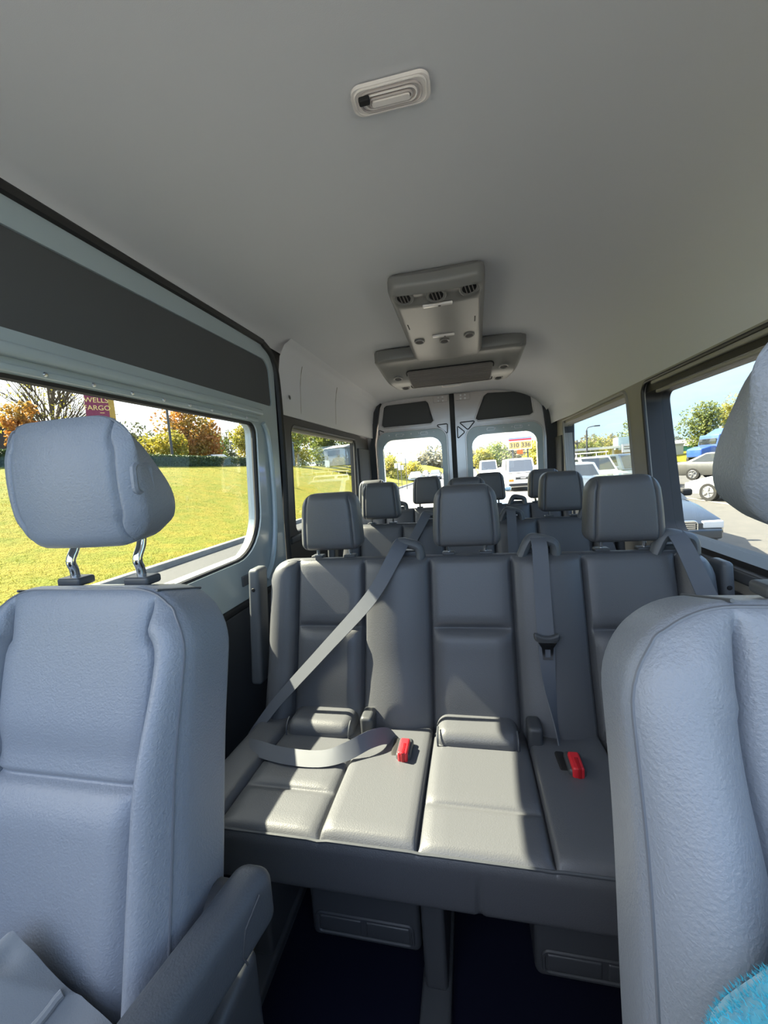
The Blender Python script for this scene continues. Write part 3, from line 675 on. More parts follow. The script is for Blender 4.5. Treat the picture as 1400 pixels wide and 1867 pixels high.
# ================================================================== FRONT SEATS
def front_seat(x0, yf, label, mirror=False, arm=True, bol=0.0):
    root = thing('front_seat', label, 'seat', (x0, yf, 0), 0, None)
    a = R(15); ca, sa = math.cos(a), math.sin(a)
    Hh, th = 0.64, 0.125; ztop = 1.10
    Wd = 0.205+bol; ps, hs = 0.140, 0.352      # panel half width, height of the cross seam
    sg = -1 if mirror else 1
    def lean(x, y, z):                       # z measured up the backrest, Hh at its top
        return Vector((x, y*ca + (z-Hh)*sa, ztop + (z-Hh)*ca - y*sa))
    def fbk(p):
        x, z = round_corner(p.x, p.z, Wd, Hh, 0.11, 0.020); y = p.y
        wg = sstep(0.07, 0.0, p.y)*sstep(0.0, 0.05, Hh-p.z); d = 0.0
        xs = abs(p.x); pw = ps
        d -= 0.010*gauss(xs-pw, 0.007) + 0.006*gauss(xs-pw, 0.0025)
        if xs < pw:
            e = sstep(0, 0.25, 1-xs/pw)
            d += 0.006*e - 0.010*gauss(p.z-hs, 0.006) + 0.014*sstep(hs+0.004, hs-0.05, p.z)*e - 0.008*gauss(p.z-hs-0.03, 0.03)
        else:
            t = (xs-pw)/(Wd-pw); d += (0.018+0.03*sstep(0.60, 0.35, p.z))*math.sin(PI*min(t, 1))
        x *= 1.0 + 0.05*sstep(0.45, 0.1, p.z)
        x += math.copysign((0.009*gauss(p.z-0.50, 0.10) + 0.006*sstep(0.25, 0.0, p.z))*gauss(xs-ps, 0.035), x)
        x *= 1.0 - 0.03*sstep(0.03, th, p.y)
        return lean(x, y - d*wg, z)
    mb = MB(); mb.rbox((-Wd, 0, 0), (Wd, th, Hh), 0.020, (40, 4, 40), ((-ps, ps), (), (hs,)), 0.0032, fbk)
    bk = mb.build('backrest', 'leather_front_lit', root, angle=75)
    mb = MB()
    q_ = 0.020; half = [(Wd-0.006, 0.006, z) for z in np.linspace(0.02, Hh-q_, 40)] + [(Wd-q_+0.014*math.cos(t), 0.006, Hh-q_+0.014*math.sin(t)) for t in np.linspace(0.2, PI/2-0.2, 5)] + [(x, 0.006, Hh-0.006) for x in np.linspace(Wd-q_, 0.0, 24)]
    path = [(-x, y, z) for x, y, z in half] + half[::-1][1:]
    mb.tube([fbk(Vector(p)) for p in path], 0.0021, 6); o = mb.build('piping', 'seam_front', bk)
    for sx_ in (-ps-0.0, ps+0.0):              # short seams over the top edge
        mb = MB(); mb.tube([fbk(Vector((sx_, y, Hh))) for y in np.linspace(0.006, th-0.01, 8)], 0.0022, 6); mb.build('seam', 'seam', bk)
    # headrest
    hw, ht = 0.128, 0.205
    def fhr(p):
        xs = p.x; z = p.z
        # rounded outline on all four corners
        zc_ = z-ht/2; Rc = 0.06
        if abs(xs) > hw-Rc and abs(zc_) > ht/2-Rc:
            dx = abs(xs)-(hw-Rc); dz = abs(zc_)-(ht/2-Rc); g_, h_ = gauge(dx, dz, Rc, 0.022)
            if h_ > 0: dx *= g_/h_; dz *= g_/h_
            xs = math.copysign(hw-Rc+dx, xs); zc_ = math.copysign(ht/2-Rc+dz, zc_)
        tb = p.y/0.13
        xs *= 1.0 - 0.13*tb*tb; zc_ *= 1.0 - 0.06*tb*tb
        d = -0.006*gauss(abs(p.x)-0.098, 0.0035)*sstep(0.1, 0, p.y)
        tz = p.z/ht; py_ = p.y*(1.0 - 0.62*sstep(0.30, 1.0, tz) - 0.10*sstep(0.15, 0.0, tz))
        y = py_ - d + 0.020*(p.x/hw)**2*sstep(0.08, 0, p.y) + 0.016*(zc_/(ht/2))**2*sstep(0.07, 0, p.y)
        return Vector((xs, y - 0.02, zc_ + ht/2 + ztop + 0.06))
    mb = MB(); mb.rbox((-hw, 0, 0), (hw, 0.13, ht), 0.022, (20, 6, 18), ((-0.098, 0.098), (), ()), 0.0035, fhr)
    hr = mb.build('headrest', 'leather_front_lit', root, angle=75)
    for s_ in (-1, 1):
        P = smooth_path([(s_*0.069, 0.052, ztop-0.04), (s_*0.069, 0.050, ztop+0.012), (s_*0.069, 0.046, ztop+0.032), (s_*0.069, 0.058, ztop+0.055), (s_*0.069, 0.064, ztop+0.085)], 5)
        mb = MB(); mb.tube(P, 0.0075, 12); mb.build('post', 'chrome', hr)
        mb = MB(); mb.rbox((s_*0.069-0.024, 0.034, ztop-0.012), (s_*0.069+0.024, 0.068, ztop+0.003), 0.005, (1, 1, 1)); mb.build('post_collar', 'plastic', hr)
    bx = hw-0.0085; sg0 = sg; sg = 1
    mb = MB(); mb.tube([(bx + sg*0.0045 - sg*0.12*(q[0]+0.018), 0.022+q[0], ztop+0.165+q[1]) for q in rr(-0.018, 0.018, -0.021, 0.021, (0.008,)*4, 4)], 0.005, 6, closed=True); ab = mb.build('adjuster_rim', 'leather_front_lit', hr)
    mb = MB(); mb.rbox((min(bx-sg*0.014, bx+sg*0.0045), 0.013, ztop+0.149), (max(bx-sg*0.014, bx+sg*0.0045), 0.032, ztop+0.181), 0.004, (1, 2, 2)); mb.build('adjuster_button', 'leather_front_lit', hr); sg = sg0
    # cushion and pedestal
    def fcu(p):
        top = sstep(0.44, 0.5, p.z); xs = abs(p.x)
        d = -0.01*gauss(xs-0.15, 0.006) + (0.02*math.sin(PI*min(max((xs-0.15)/0.09, 0), 1)) if xs > 0.15 else 0)
        return Vector((p.x, p.y, p.z + d*top + top*0.05*(-0.15-p.y)))
    mb = MB(); mb.rbox((-0.24, -0.64, 0.36), (0.24, -0.10, 0.53), 0.03, (8, 6, 3), ((-0.15, 0.15), (), ()), 0.006, fcu); mb.build('seat_cushion', 'leather_front_lit', root, angle=75)
    mb = MB(); mb.rbox((-0.20, -0.56, 0.0), (0.20, -0.06, 0.37), 0.02, (2, 2, 2)); mb.build('pedestal', 'trim_dark', root)
    mb = MB(); mb.rbox((-0.235 if sg < 0 else 0.185, -0.50, 0.20), (-0.185 if sg < 0 else 0.235, 0.02, 0.47), 0.02, (1, 3, 2)); mb.build('side_cover', 'plastic', root)
    if arm:
        def far(p):
            t = -p.y/0.34
            return Vector((p.x - 0.03*t, p.y, p.z + 0.045*t - 0.012*(1-t)*sstep(0.05, 0.0, p.z-0.60)))
        ax0, ax1 = sg*0.236, sg*0.298
        mb = MB(); mb.rbox((min(ax0, ax1), -0.36, 0.575), (max(ax0, ax1), -0.005, 0.66), 0.024, (2, 8, 2), fn=far); ar = mb.build('armrest', 'arm_plastic', root, angle=75)
        mb = MB(); mb.lathe([(0, 0.05), (0.034, 0.048), (0.038, 0.04), (0.038, 0.0)], (sg*0.20, -0.045, 0.605), (sg, 0, 0), 20); mb.build('armrest_pivot', 'plastic', ar)
        mb = MB(); mb.tube([(far(Vector((sg*0.2985, y, z)))) for y, z in ((-0.05, 0.645), (-0.085, 0.63), (-0.095, 0.605), (-0.088, 0.585))], 0.0016, 6); mb.build('seam', 'plastic', ar)
    return root
front_seat(-0.620, 0.515, 'passenger front seat with chrome headrest posts and armrest by sliding door window', False, True)
front_seat(0.390, 0.44, 'driver front seat cut by right edge, turquoise fleece on it', True, False, 0.043)

# grey jersey garment lying on the left front seat
def cloth_h(x, y):
    a = 0.085*gauss(x+0.64, 0.21)*(gauss(y-0.345, 0.20) if y < 0.345 else 1) + 0.012
    q = 0.5 + 0.5*math.sin(30*x + 16*y + 1.4*math.sin(17*y)); f = 0.060*(1-abs(math.sin(13*x + 6*y + 0.8*math.sin(11*y))))**2 + 0.030*(1-abs(math.sin(9*x - 17*y + 1)))**3 + 0.034*noise.noise(Vector((x*8, y*8, 3))) - 0.02 + 0.006*noise.noise(Vector((x*30, y*30, 1)))
    b = 0.030*gauss(math.hypot(x+0.60, y-0.33), 0.05) - 0.02*gauss(math.hypot(x+0.60, y-0.325), 0.018)
    return a + f*0.6 + b
def cloth_fn(u, v):
    x = -0.86 + 0.43*u; y = -0.02 + 0.362*v
    e = sstep(0, 0.10, min(u, 1-u, v+0.05, 1.12-v))
    return (x + 0.01*math.sin(20*y), y, 0.553 + max(cloth_h(x, y), 0.0)*e)
mb = MB(); mb.grid(cloth_fn, 90, 80); mb.grid(lambda u, v: (lambda p: (p[0], p[1], max(p[2]-0.012, 0.548)))(cloth_fn(1-u, v)), 45, 40)
gar = mb.build('garment', 'cloth', None, angle=80)
tag(gar, 'crumpled grey jersey garment lying on the left front seat', 'clothing')
P = [cloth_fn(0.58+0.19*t, 0.25+0.73*t) for t in np.linspace(0, 1, 50)]
mb = MB(); mb.tube([(p[0], p[1], p[2]+0.001) for p in P], 0.0055, 8); mb.build('hem', 'cloth', gar)

# turquoise fleece on the right front seat
random.seed(5)
def fleece_p(th_, ph):
    d = Vector((math.sin(ph)*math.cos(th_), math.sin(ph)*math.sin(th_), math.cos(ph)))
    r = 1 + 0.10*noise.noise(d*2.2) + 0.03*noise.noise(d*7)
    return Vector((0.264 + d.x*0.150*r, 0.250 + d.y*0.090*r, 0.725 + d.z*0.206*r)), d
mb = MB(); mb.grid(lambda u, v: fleece_p(2*PI*u, 0.02+(PI-0.04)*v)[0], 48, 28)
fl = mb.build('fleece', 'teal', None, angle=80); tag(fl, 'bright turquoise fluffy fleece bundled on the right front seat', 'blanket')
mb = MB()
for k in range(45000):
    p, d = fleece_p(random.uniform(0, 2*PI), math.acos(random.uniform(-0.9, 1)))
    q = Vector((random.gauss(0, 1), random.gauss(0, 1), random.gauss(0, 1)))
    t = d.cross(q).normalized()*0.00045; e = (d + 0.9*q.normalized()).normalized()*random.uniform(0.002, 0.005)
    mb.add([p-t, p+t, p+e], [(0, 1, 2)])
pf = mb.build('pile', 'teal', fl); pf['kind'] = 'stuff'

# ================================================================== CEILING FITTINGS
# dome lamp
dl = thing('dome_lamp', 'clear oblong dome lamp on the grey headliner', 'lamp', (-0.115, 0.862, ZC-0.002), R(1))
mb = MB(); mb.plate([rr(-0.078, 0.078, -0.032, 0.032, (0.022,)*4, 8)], 0, -0.007, lambda a, b, d: (a, b*(1+0.0*a), d)); mb.build('base', 'lens', dl)
for k, (w_, h_) in enumerate(((0.070, 0.028), (0.060, 0.021), (0.051, 0.015), (0.042, 0.009))):
    mb = MB(); mb.tube([(a, b, -0.007-0.0015*k) for a, b in rr(-w_, w_, -h_, h_, (min(h_, 0.018),)*4, 6)], 0.0022, 6, closed=True); mb.build('lens_ridge', 'lens_dark' if k % 2 else 'lens', dl)
mb = MB(); mb.plate([rr(-0.038, 0.038, -0.006, 0.006, (0.005,)*4, 4)], -0.010, -0.016, lambda a, b, d: (a, b, d)); mb.build('lens', 'lens', dl)
mb = MB(); mb.rbox((-0.062, -0.020, -0.020), (-0.040, -0.006, -0.010), 0.003, (1, 1, 1)); mb.build('switch', 'black', dl)

# roof air console
con = thing('roof_air_console', 'grey roof air console with round vents and small lamps', 'air conditioner', (-0.09, 1.43, ZC))
def fduct(p):
    x = p.x; t = p.y/0.95
    x *= 1.0 + 0.10*t
    z = p.z
    if z < -0.02:
        sc = sstep(0.172, 0.188, p.y)*sstep(0.258, 0.228, p.y)*sstep(0.168, 0.145, abs(p.x))      # scooped front with the three vents
        z = z + 0.014*sstep(0.20, 0.15, p.y) + 0.016*sc - 0.006*math.cos(p.x*9)
    return Vector((x, p.y, z))
def duct_z(x, y): return fduct(Vector((x, y, -0.085))).z
mb = MB(); mb.rbox((-0.180, 0.15, -0.085), (0.180, 1.14, 0.004), 0.032, (16, 44, 2), fn=fduct); duct = mb.build('duct', 'console', con, angle=70)
def wing_dz(t): return 0.085*sstep(0.55, 0.0, t) + 0.070*sstep(0.86, 1.0, t)      # underside drops towards the back, then turns up
def fwing(p):
    t = (p.y-1.06)/0.56
    xx, tt = round_corner(p.x, t, 0.445, 1.0, 0.20)
    xx, t2 = round_corner(xx, 1-tt, 0.445, 1.0, 0.07); tt = 1-t2
    z = p.z*(1 - wing_dz(tt)/0.165)
    return Vector((xx*(1.02 - 0.10*tt - 0.06*sstep(0.0, -0.17, z)*tt), 1.06 + 0.56*tt, z))
mb = MB(); mb.rbox((-0.445, 1.06, -0.165), (0.445, 1.62, 0.0), 0.03, (20, 24, 2), fn=fwing); wing = mb.build('evaporator_housing', 'console', con, angle=70)
def vent(x, y, z, r=0.03, n=(0, 0, -1), rot=0.0):
    o = Vector((x, y, z)); n = Vector(n).normalized()
    mb = MB(); mb.lathe([(r*1.15, -0.006), (r*1.18, 0.002), (r*1.05, 0.006), (r*0.85, 0.005), (r*0.8, -0.002)], o, n, 22); v = mb.build('air_vent', 'console', con)
    mb = MB(); mb.lathe([(r*0.82, 0.0015), (0.0, 0.0015)], o, n, 22); mb.build('vent_core', 'black', v)
    a = Vector((math.cos(rot), math.sin(rot), 0)); a = (a - n*a.dot(n)).normalized(); b = n.cross(a)
    for k in (-0.4, 0.0, 0.4):
        hl = r*0.8*math.sqrt(1-k*k*1.2)
        c = o + b*(k*r) + n*0.003
        mb = MB(); mb.tube([c-a*hl, c+a*hl], 0.0022, 6); mb.build('vent_slat', 'grille', v)
zf = -0.083
for x in (-0.125, 0.0, 0.125): vent(x, 0.200 + 0.012*(x == 0), duct_z(x, 0.21)-0.004, 0.033, (0.8*x, -0.35, -1), 1.4)
for x in (-0.125, 0.0, 0.125): vent(x, 0.71 + 0.03*(x == 0), duct_z(x*0.93, 0.73)-0.004, 0.023, (0.5*x, -0.12, -1), 0.4)
for x, y in ((-0.335, 1.26), (-0.315, 1.45), (0.335, 1.26), (0.315, 1.46)):
    vent(x, y, -0.165 + wing_dz((y-1.06)/0.56) - 0.001, 0.026, (0, -0.25, -1), 0.2)
for y, w_ in ((0.265, 0.060), (0.655, 0.055)):
    zz = duct_z(0, y) - 0.001
    mb = MB(); mb.rbox((-w_, y-0.010, zz-0.008), (w_, y+0.010, zz+0.003), 0.005, (3, 1, 1)); l = mb.build('reading_light', 'lens', con)
    mb = MB(); mb.rbox((0.002, y-0.006, zz-0.011), (0.012, y+0.006, zz-0.002), 0.003, (1, 1, 1)); mb.build('light_switch', 'grille', l)
for x, y in ((-0.15, 0.50), (0.15, 0.51)):
    mb = MB(); mb.rbox((x-0.0025, y-0.035, duct_z(x*0.95, y)-0.0015), (x+0.0025, y+0.03, duct_z(x*0.95, y)+0.006), 0.001, (1, 1, 1)); mb.build('slot', 'black', con)
def wz(y): return -0.166 + wing_dz((y-1.06)/0.56)
mb = MB(); mb.grid(lambda u, v: (-0.265+0.53*u, 1.20+0.27*v, wz(1.20+0.27*v)-0.004), 4, 8)
mb.grid(lambda u, v: (0.265-0.53*u, 1.20+0.27*v, wz(1.20+0.27*v)+0.004), 4, 8); gr = mb.build('return_grille', 'grille', con)
mb = MB(); mb.tube([(a, b, wz(b)-0.003) for a, b in rr(-0.272, 0.272, 1.193, 1.477, (0.025,)*4, 5)], 0.004, 6, closed=True); mb.build('grille_rim', 'black', gr)
for k in range(14):
    y = 1.212 + k*0.019
    mb = MB(); mb.tube([(-0.258, y, wz(y)-0.005), (0.258, y, wz(y)-0.005)], 0.0022, 5); mb.build('grille_bar', 'grille', gr)
mb = MB(); mb.tube(smooth_path([(-0.065, 1.525, wz(1.52)-0.002), (-0.05, 1.532, wz(1.53)-0.010), (0.05, 1.532, wz(1.53)-0.010), (0.065, 1.525, wz(1.52)-0.002)]), 0.005, 8); mb.build('pull_handle', 'lens', con)

# ================================================================== OUTSIDE
GZ = -0.68
mb = MB(); mb.grid(lambda u, v: (-5.85+26*u, -30+330*v, GZ), 8, 60); struct(mb.build('road', 'asphalt'))
mb = MB(); mb.box((-7.15, -30, GZ-0.1), (-5.85, 300, GZ-0.005)); struct(mb.build('gutter', 'asphalt_dark'))
mb = MB(); mb.box((-6.05, -30, GZ-0.1), (-5.85, 300, GZ+0.004)); struct(mb.build('edge_line', 'white_line'))
mb = MB(); mb.rbox((-7.32, -30, GZ-0.1), (-7.12, 300, GZ+0.13), 0.03, (1, 40, 1)); struct(mb.build('kerb', 'concrete'))
for k in range(-2, 40):
    y = k*6.0+2
    mb = MB(); mb.box((4.62, y, GZ), (4.74, y+3.0, GZ+0.006)); struct(mb.build('lane_line', 'white_line'))
mb = MB(); mb.box((8.5, -30, GZ), (8.62, 300, GZ+0.006)); struct(mb.build('centre_line', 'white_line'))
def lawn_z(x, y):
    t = sstep(0, 1, (-7.25-x)/12.75)*0.35 + min(max((-7.25-x)/12.75, 0), 1)*0.65
    return GZ + 0.10 + 3.17*t + 0.06*noise.noise(Vector((x*0.25, y*0.25, 0)))
def lawn_fn(u, v):
    x = -7.25 - 75*u**1.6; y = -40 + 340*v**1.7
    return (x, y, lawn_z(x, y))
mb = MB(); mb.grid(lambda u, v: lawn_fn(1-u, v), 60, 110); struct(mb.build('lawn', 'grass'))
random.seed(11); mb = MB()
for k in range(60000):
    x = -7.35 - 13*random.random()**1.5; y = 1.5 + 36*random.random()**1.4
    h = random.uniform(0.02, 0.05); a = random.uniform(0, 2*PI); wv = 0.006*(1+0.06*(-x-7))
    z = lawn_z(x, y)
    mb.add([(x-math.cos(a)*wv, y-math.sin(a)*wv, z-0.01), (x+math.cos(a)*wv, y+math.sin(a)*wv, z-0.01), (x+random.gauss(0, 0.03), y+random.gauss(0, 0.03), z+h)], [(0, 1, 2)])
o = mb.build('grass', 'blade', None, smooth=False); o['kind'] = 'stuff'; o['label'] = 'short mown grass blades on the sloping lawn'; o['category'] = 'grass'
mb = MB(); mb.grid(lambda u, v: (20.1+90*u, -30+330*v, GZ+0.05+1.7*sstep(0, 0.25, u)), 14, 20); struct(mb.build('verge', 'grass'))

# foliage helper
def leaves(mb, centres, n, size, rad):
    for k in range(n):
        c, r = random.choice(centres)
        d = Vector((random.gauss(0, 1), random.gauss(0, 1), random.gauss(0, 1))).normalized()
        p = c + d*r*random.uniform(0.55, 1.0)*rad
        t = Vector((random.gauss(0, 1), random.gauss(0, 1), random.gauss(0, 1))).normalized(); q = t.orthogonal().normalized()
        s_ = size*random.uniform(0.6, 1.3)
        mb.add([p-t*s_, p-q*s_*0.55, p+t*s_, p+q*s_*0.55], [(0, 1, 2, 3)])
def tree(name, label, x, y, gz, h, wd, m, n=3500, trunk=0.25, leaf=0.16, seed=1, dens=14, cat='tree', group=None, bare=0.0):
    random.seed(seed)
    root = thing(name, label, cat, (x, y, gz), 0, group)
    mb = MB(); mb.tube([(0, 0, -0.2), (0.03*h*0.2, 0, h*0.3), (0, 0, h*0.75)], [0.022*h+0.03, 0.016*h+0.02, 0.006*h], 8)
    cen = []
    for k in range(dens):
        t = random.uniform(0, 1); zz = h*(trunk + (1-trunk)*(0.1+0.85*t)); rr_ = wd*0.5*math.sqrt(max(1-(2*t-0.85)**2*0.62, 0.05))
        a = random.uniform(0, 2*PI); q = rr_*random.uniform(0.25, 0.8)
        c = Vector((q*math.cos(a), q*math.sin(a), zz)); cen.append((c, wd*random.uniform(0.17, 0.27)))
        st = Vector((0, 0, h*(trunk*0.8+(1-trunk)*0.45*t)))
        mb.tube([st, (st+c)/2+Vector((0, 0, h*0.03)), c], [0.008*h, 0.005*h, 0.002*h], 5)
        if bare:
            for j in range(9):
                e = c + Vector((random.gauss(0, 1), random.gauss(0, 1), random.gauss(0.6, 0.8)))*wd*0.16
                mb.tube([(st+c)/2, (c+e)/2, e], [0.004*h, 0.0028*h, 0.001*h], 4)
    mb.build('trunk', 'bark', root)
    mb = MB(); leaves(mb, cen, n, leaf, 1.15); f = mb.build('foliage', m, root, smooth=False); f['kind'] = 'stuff'
    return root
def pol(az, r): return (math.sin(R(az))*r, math.cos(R(az))*r)

HZ = 2.58
# hedge along the ridge
hg = thing('hedge', 'long clipped dark green hedge along the top of the lawn', 'hedge', (-20.8, 24, HZ))
random.seed(3); mb = MB()
mb.rbox((-0.42, -16, -0.4), (0.42, 15, 0.72), 0.1, (2, 60, 2), fn=lambda p: p + Vector((1, 0, 1))*0.08*noise.noise(p*1.7)); mb.build('hedge_core', 'hedge', hg)
mb = MB()
for k in range(16000):
    y = random.uniform(-16, 15); z = random.uniform(-0.3, 0.8); x = random.uniform(-0.45, 0.52)
    if random.random() < 0.5: x = 0.42 + random.uniform(-0.03, 0.12)
    else: z = 0.72 + random.uniform(-0.06, 0.12)
    p = Vector((x, y, z)); t = Vector((random.gauss(0,1), random.gauss(0,1), random.gauss(0,1))).normalized()*0.07; q = t.orthogonal()*0.6
    mb.add([p-t, p-q, p+t, p+q], [(0, 1, 2, 3)])
f = mb.build('foliage', 'hedge', hg, smooth=False); f['kind'] = 'stuff'

x, y = pol(-37.2, 45); tree('maple_tree', 'tall orange and green autumn tree behind the hedge, right of the dark pole', x, y, HZ, 6.3, 5.2, 'leaf_orange', 5200, 0.16, 0.17, 21, 22)
x, y = pol(-35.4, 58); tree('maple_tree', 'rounded green tree directly right of the orange tree', x, y, HZ, 5.0, 5.4, 'leaf_green', 3600, 0.12, 0.17, 22, 16)
x, y = pol(-30.2, 52); tree('maple_tree', 'small yellow tree at the right end of the sliding door window', x, y, HZ, 5.2, 4.2, 'leaf_yellow', 3000, 0.2, 0.15, 23)
x, y = pol(-33.0, 74); tree('oak_tree', 'sparse dark tree far behind the parked car', x, y, HZ, 6.2, 6, 'leaf_dark', 1500, 0.2, 0.2, 24, 14, bare=1)
x, y = pol(-42.8, 56); tree('oak_tree', 'dark green tree beside the headrest, left of the pole', x, y, HZ, 6.0, 5.4, 'leaf_dark', 3200, 0.15, 0.17, 25)
x, y = pol(-41.6, 44); tree('shrub', 'yellow shrub behind the hedge at the headrest edge', x, y, HZ, 3.0, 3.6, 'leaf_yellow', 2600, 0.08, 0.14, 26, cat='shrub')
x, y = pol(-39.4, 40); tree('shrub', 'yellow-orange shrub behind the hedge beneath the dark pole', x, y, HZ, 3.0, 2.8, 'leaf_yellow', 2200, 0.08, 0.14, 27, cat='shrub')
x, y = pol(-50.6, 42); tree('bare_tree', 'nearly bare spreading tree above the left headrest', x, y, HZ, 9.6, 8.6, 'leaf_yellow', 1100, 0.2, 0.10, 28, 26, bare=1)
x, y = pol(-52.9, 33); tree('shrub', 'orange bush beside the brick building', x, y, HZ, 4.1, 2.5, 'leaf_orange', 2600, 0.1, 0.13, 29, cat='shrub')
for k, (az, r, h, wd, m, lab) in enumerate(((-26.6, 60, 7.8, 7, 'leaf_green', 'large green tree at the left of the second left window'), (-23.8, 72, 7.9, 6.6, 'leaf_yellow', 'yellow tree near the middle of the second left window'),
                                       (-21.2, 90, 9.4, 8, 'leaf_dark', 'dark tree between the yellow and green trees in the second left window'), (-18.9, 64, 7.4, 6.4, 'leaf_green', 'bushy green tree at the right of the second left window'), (-16.0, 80, 8.6, 7, 'leaf_green', 'green tree just hidden by the rear pillar of the left wall'))):
    x, y = pol(az, r); tree('broadleaf_tree', lab, x, y, HZ+0.1, h, wd, m, 3600, 0.08, 0.24, 40+k, 18)

# lamp pole behind the hedge
x, y = pol(-39.3, 37)
pl = thing('lamp_pole', 'slim dark lamp pole rising behind the hedge', 'pole', (x, y, HZ-0.2))
mb = MB(); mb.tube([(0, 0, 0), (0, 0, 9.5)], [0.11, 0.07], 10); mb.build('shaft', 'pole', pl)
mb = MB(); mb.lathe([(0.22, 0), (0.22, 0.5), (0.0, 0.5)], (0, 0, 0), (0, 0, 1), 14); mb.build('footing', 'concrete', pl)
mb = MB(); mb.rbox((-0.7, -0.12, 9.4), (0.1, 0.12, 9.55), 0.04, (2, 1, 1)); mb.build('lamp_head', 'pole', pl)

# bank sign
x, y = pol(-46.2, 37)
sg_ = thing('bank_sign', 'crimson bank sign with gold lettering and gold side, behind the left headrest', 'sign', (x, y, HZ), R(48))
mb = MB(); mb.box((-0.85, -0.3, 3.2), (0.58, 0.3, 5.78)); mb.build('sign_box', 'sign_red', sg_)
mb = MB(); mb.box((0.58, -0.3, 3.2), (0.95, 0.3, 5.76)); mb.build('side_panel', 'sign_gold', sg_)
mb = MB(); mb.box((-0.7, -0.2, -0.2), (0.7, 0.2, 3.25)); mb.build('sign_base', 'brick', sg_)
text_part('WELLS', 'lettering', 'sign_letter', sg_, 0.50, (-0.14, -0.312, 5.32), (R(90), 0, 0))
text_part('FARGO', 'lettering', 'sign_letter', sg_, 0.50, (-0.14, -0.312, 4.76), (R(90), 0, 0))
mb = MB(); mb.box((0.0, -0.306, 4.40), (0.28, -0.3, 4.44)); mb.build('underline', 'sign_letter', sg_)

# brick building at far left
x, y = pol(-56.5, 46)
bd = thing('brick_building', 'dark brown brick building with pale fascia at the left edge', 'building', (x, y, HZ), R(52))
mb = MB(); mb.box((-9, 0, -0.3), (1.85, 9, 4.75)); mb.build('low_wing', 'brick', bd)
mb = MB(); mb.box((-9.2, -0.25, 4.7), (2.1, 9.2, 4.95)); mb.build('fascia', 'offwhite', bd)
mb = MB(); mb.box((-9, 1.2, 4.9), (0.25, 9, 7.9)); mb.build('upper_block', 'brick', bd)
mb = MB(); mb.hexa([(-9.2, 1.0, 7.85), (0.55, 1.0, 7.85), (0.55, 9.2, 7.85), (-9.2, 9.2, 7.85), (-9.2, 4, 9.2), (-1.2, 4, 9.2), (-1.2, 6, 9.2), (-9.2, 6, 9.2)]); mb.build('roof', 'brick', bd, smooth=False)
for k in range(3):
    mb = MB(); mb.box((-2.2-k*2.4, -0.04, 1.1), (-0.9-k*2.4, 0.02, 3.2)); f = mb.build('window', 'white', bd)
    mb = MB(); mb.box((-2.1-k*2.4, -0.06, 1.2), (-1.0-k*2.4, -0.03, 3.1)); mb.build('pane', 'car_glass', f)

# grey sheds in the second left window
for az, r, w_, d_, h_, lab in ((-17.3, 50, 3.0, 4, 2.2, 'small grey shed at the lawn edge, right of the second left window'), (-26.9, 50, 2.8, 4, 3.5, 'blue-grey building at the left edge of the second left window')):
    x, y = pol(az, r); sd = thing('shed', lab, 'building', (x, y, HZ), R(-az*0.0-20))
    mb = MB(); mb.box((-w_/2, -d_/2, -0.3), (w_/2, d_/2, h_*0.82)); mb.build('wall', mat('shed_wall', (0.14, 0.16, 0.18), 0.8), sd)
    mb = MB(); mb.hexa([(-w_/2-0.15, -d_/2-0.15, h_*0.8), (w_/2+0.15, -d_/2-0.15, h_*0.8), (w_/2+0.15, d_/2+0.15, h_*0.8), (-w_/2-0.15, d_/2+0.15, h_*0.8), (-w_/2, -0.1, h_), (w_/2, -0.1, h_), (w_/2, 0.1, h_), (-w_/2, 0.1, h_)]); mb.build('roof', mat('shed_roof', (0.2, 0.2, 0.2), 0.8), sd, smooth=False)
    mb = MB(); mb.box((-0.9, -d_/2-0.03, 0.9), (0.9, -d_/2+0.02, 1.5)); mb.build('window', 'car_glass', sd)

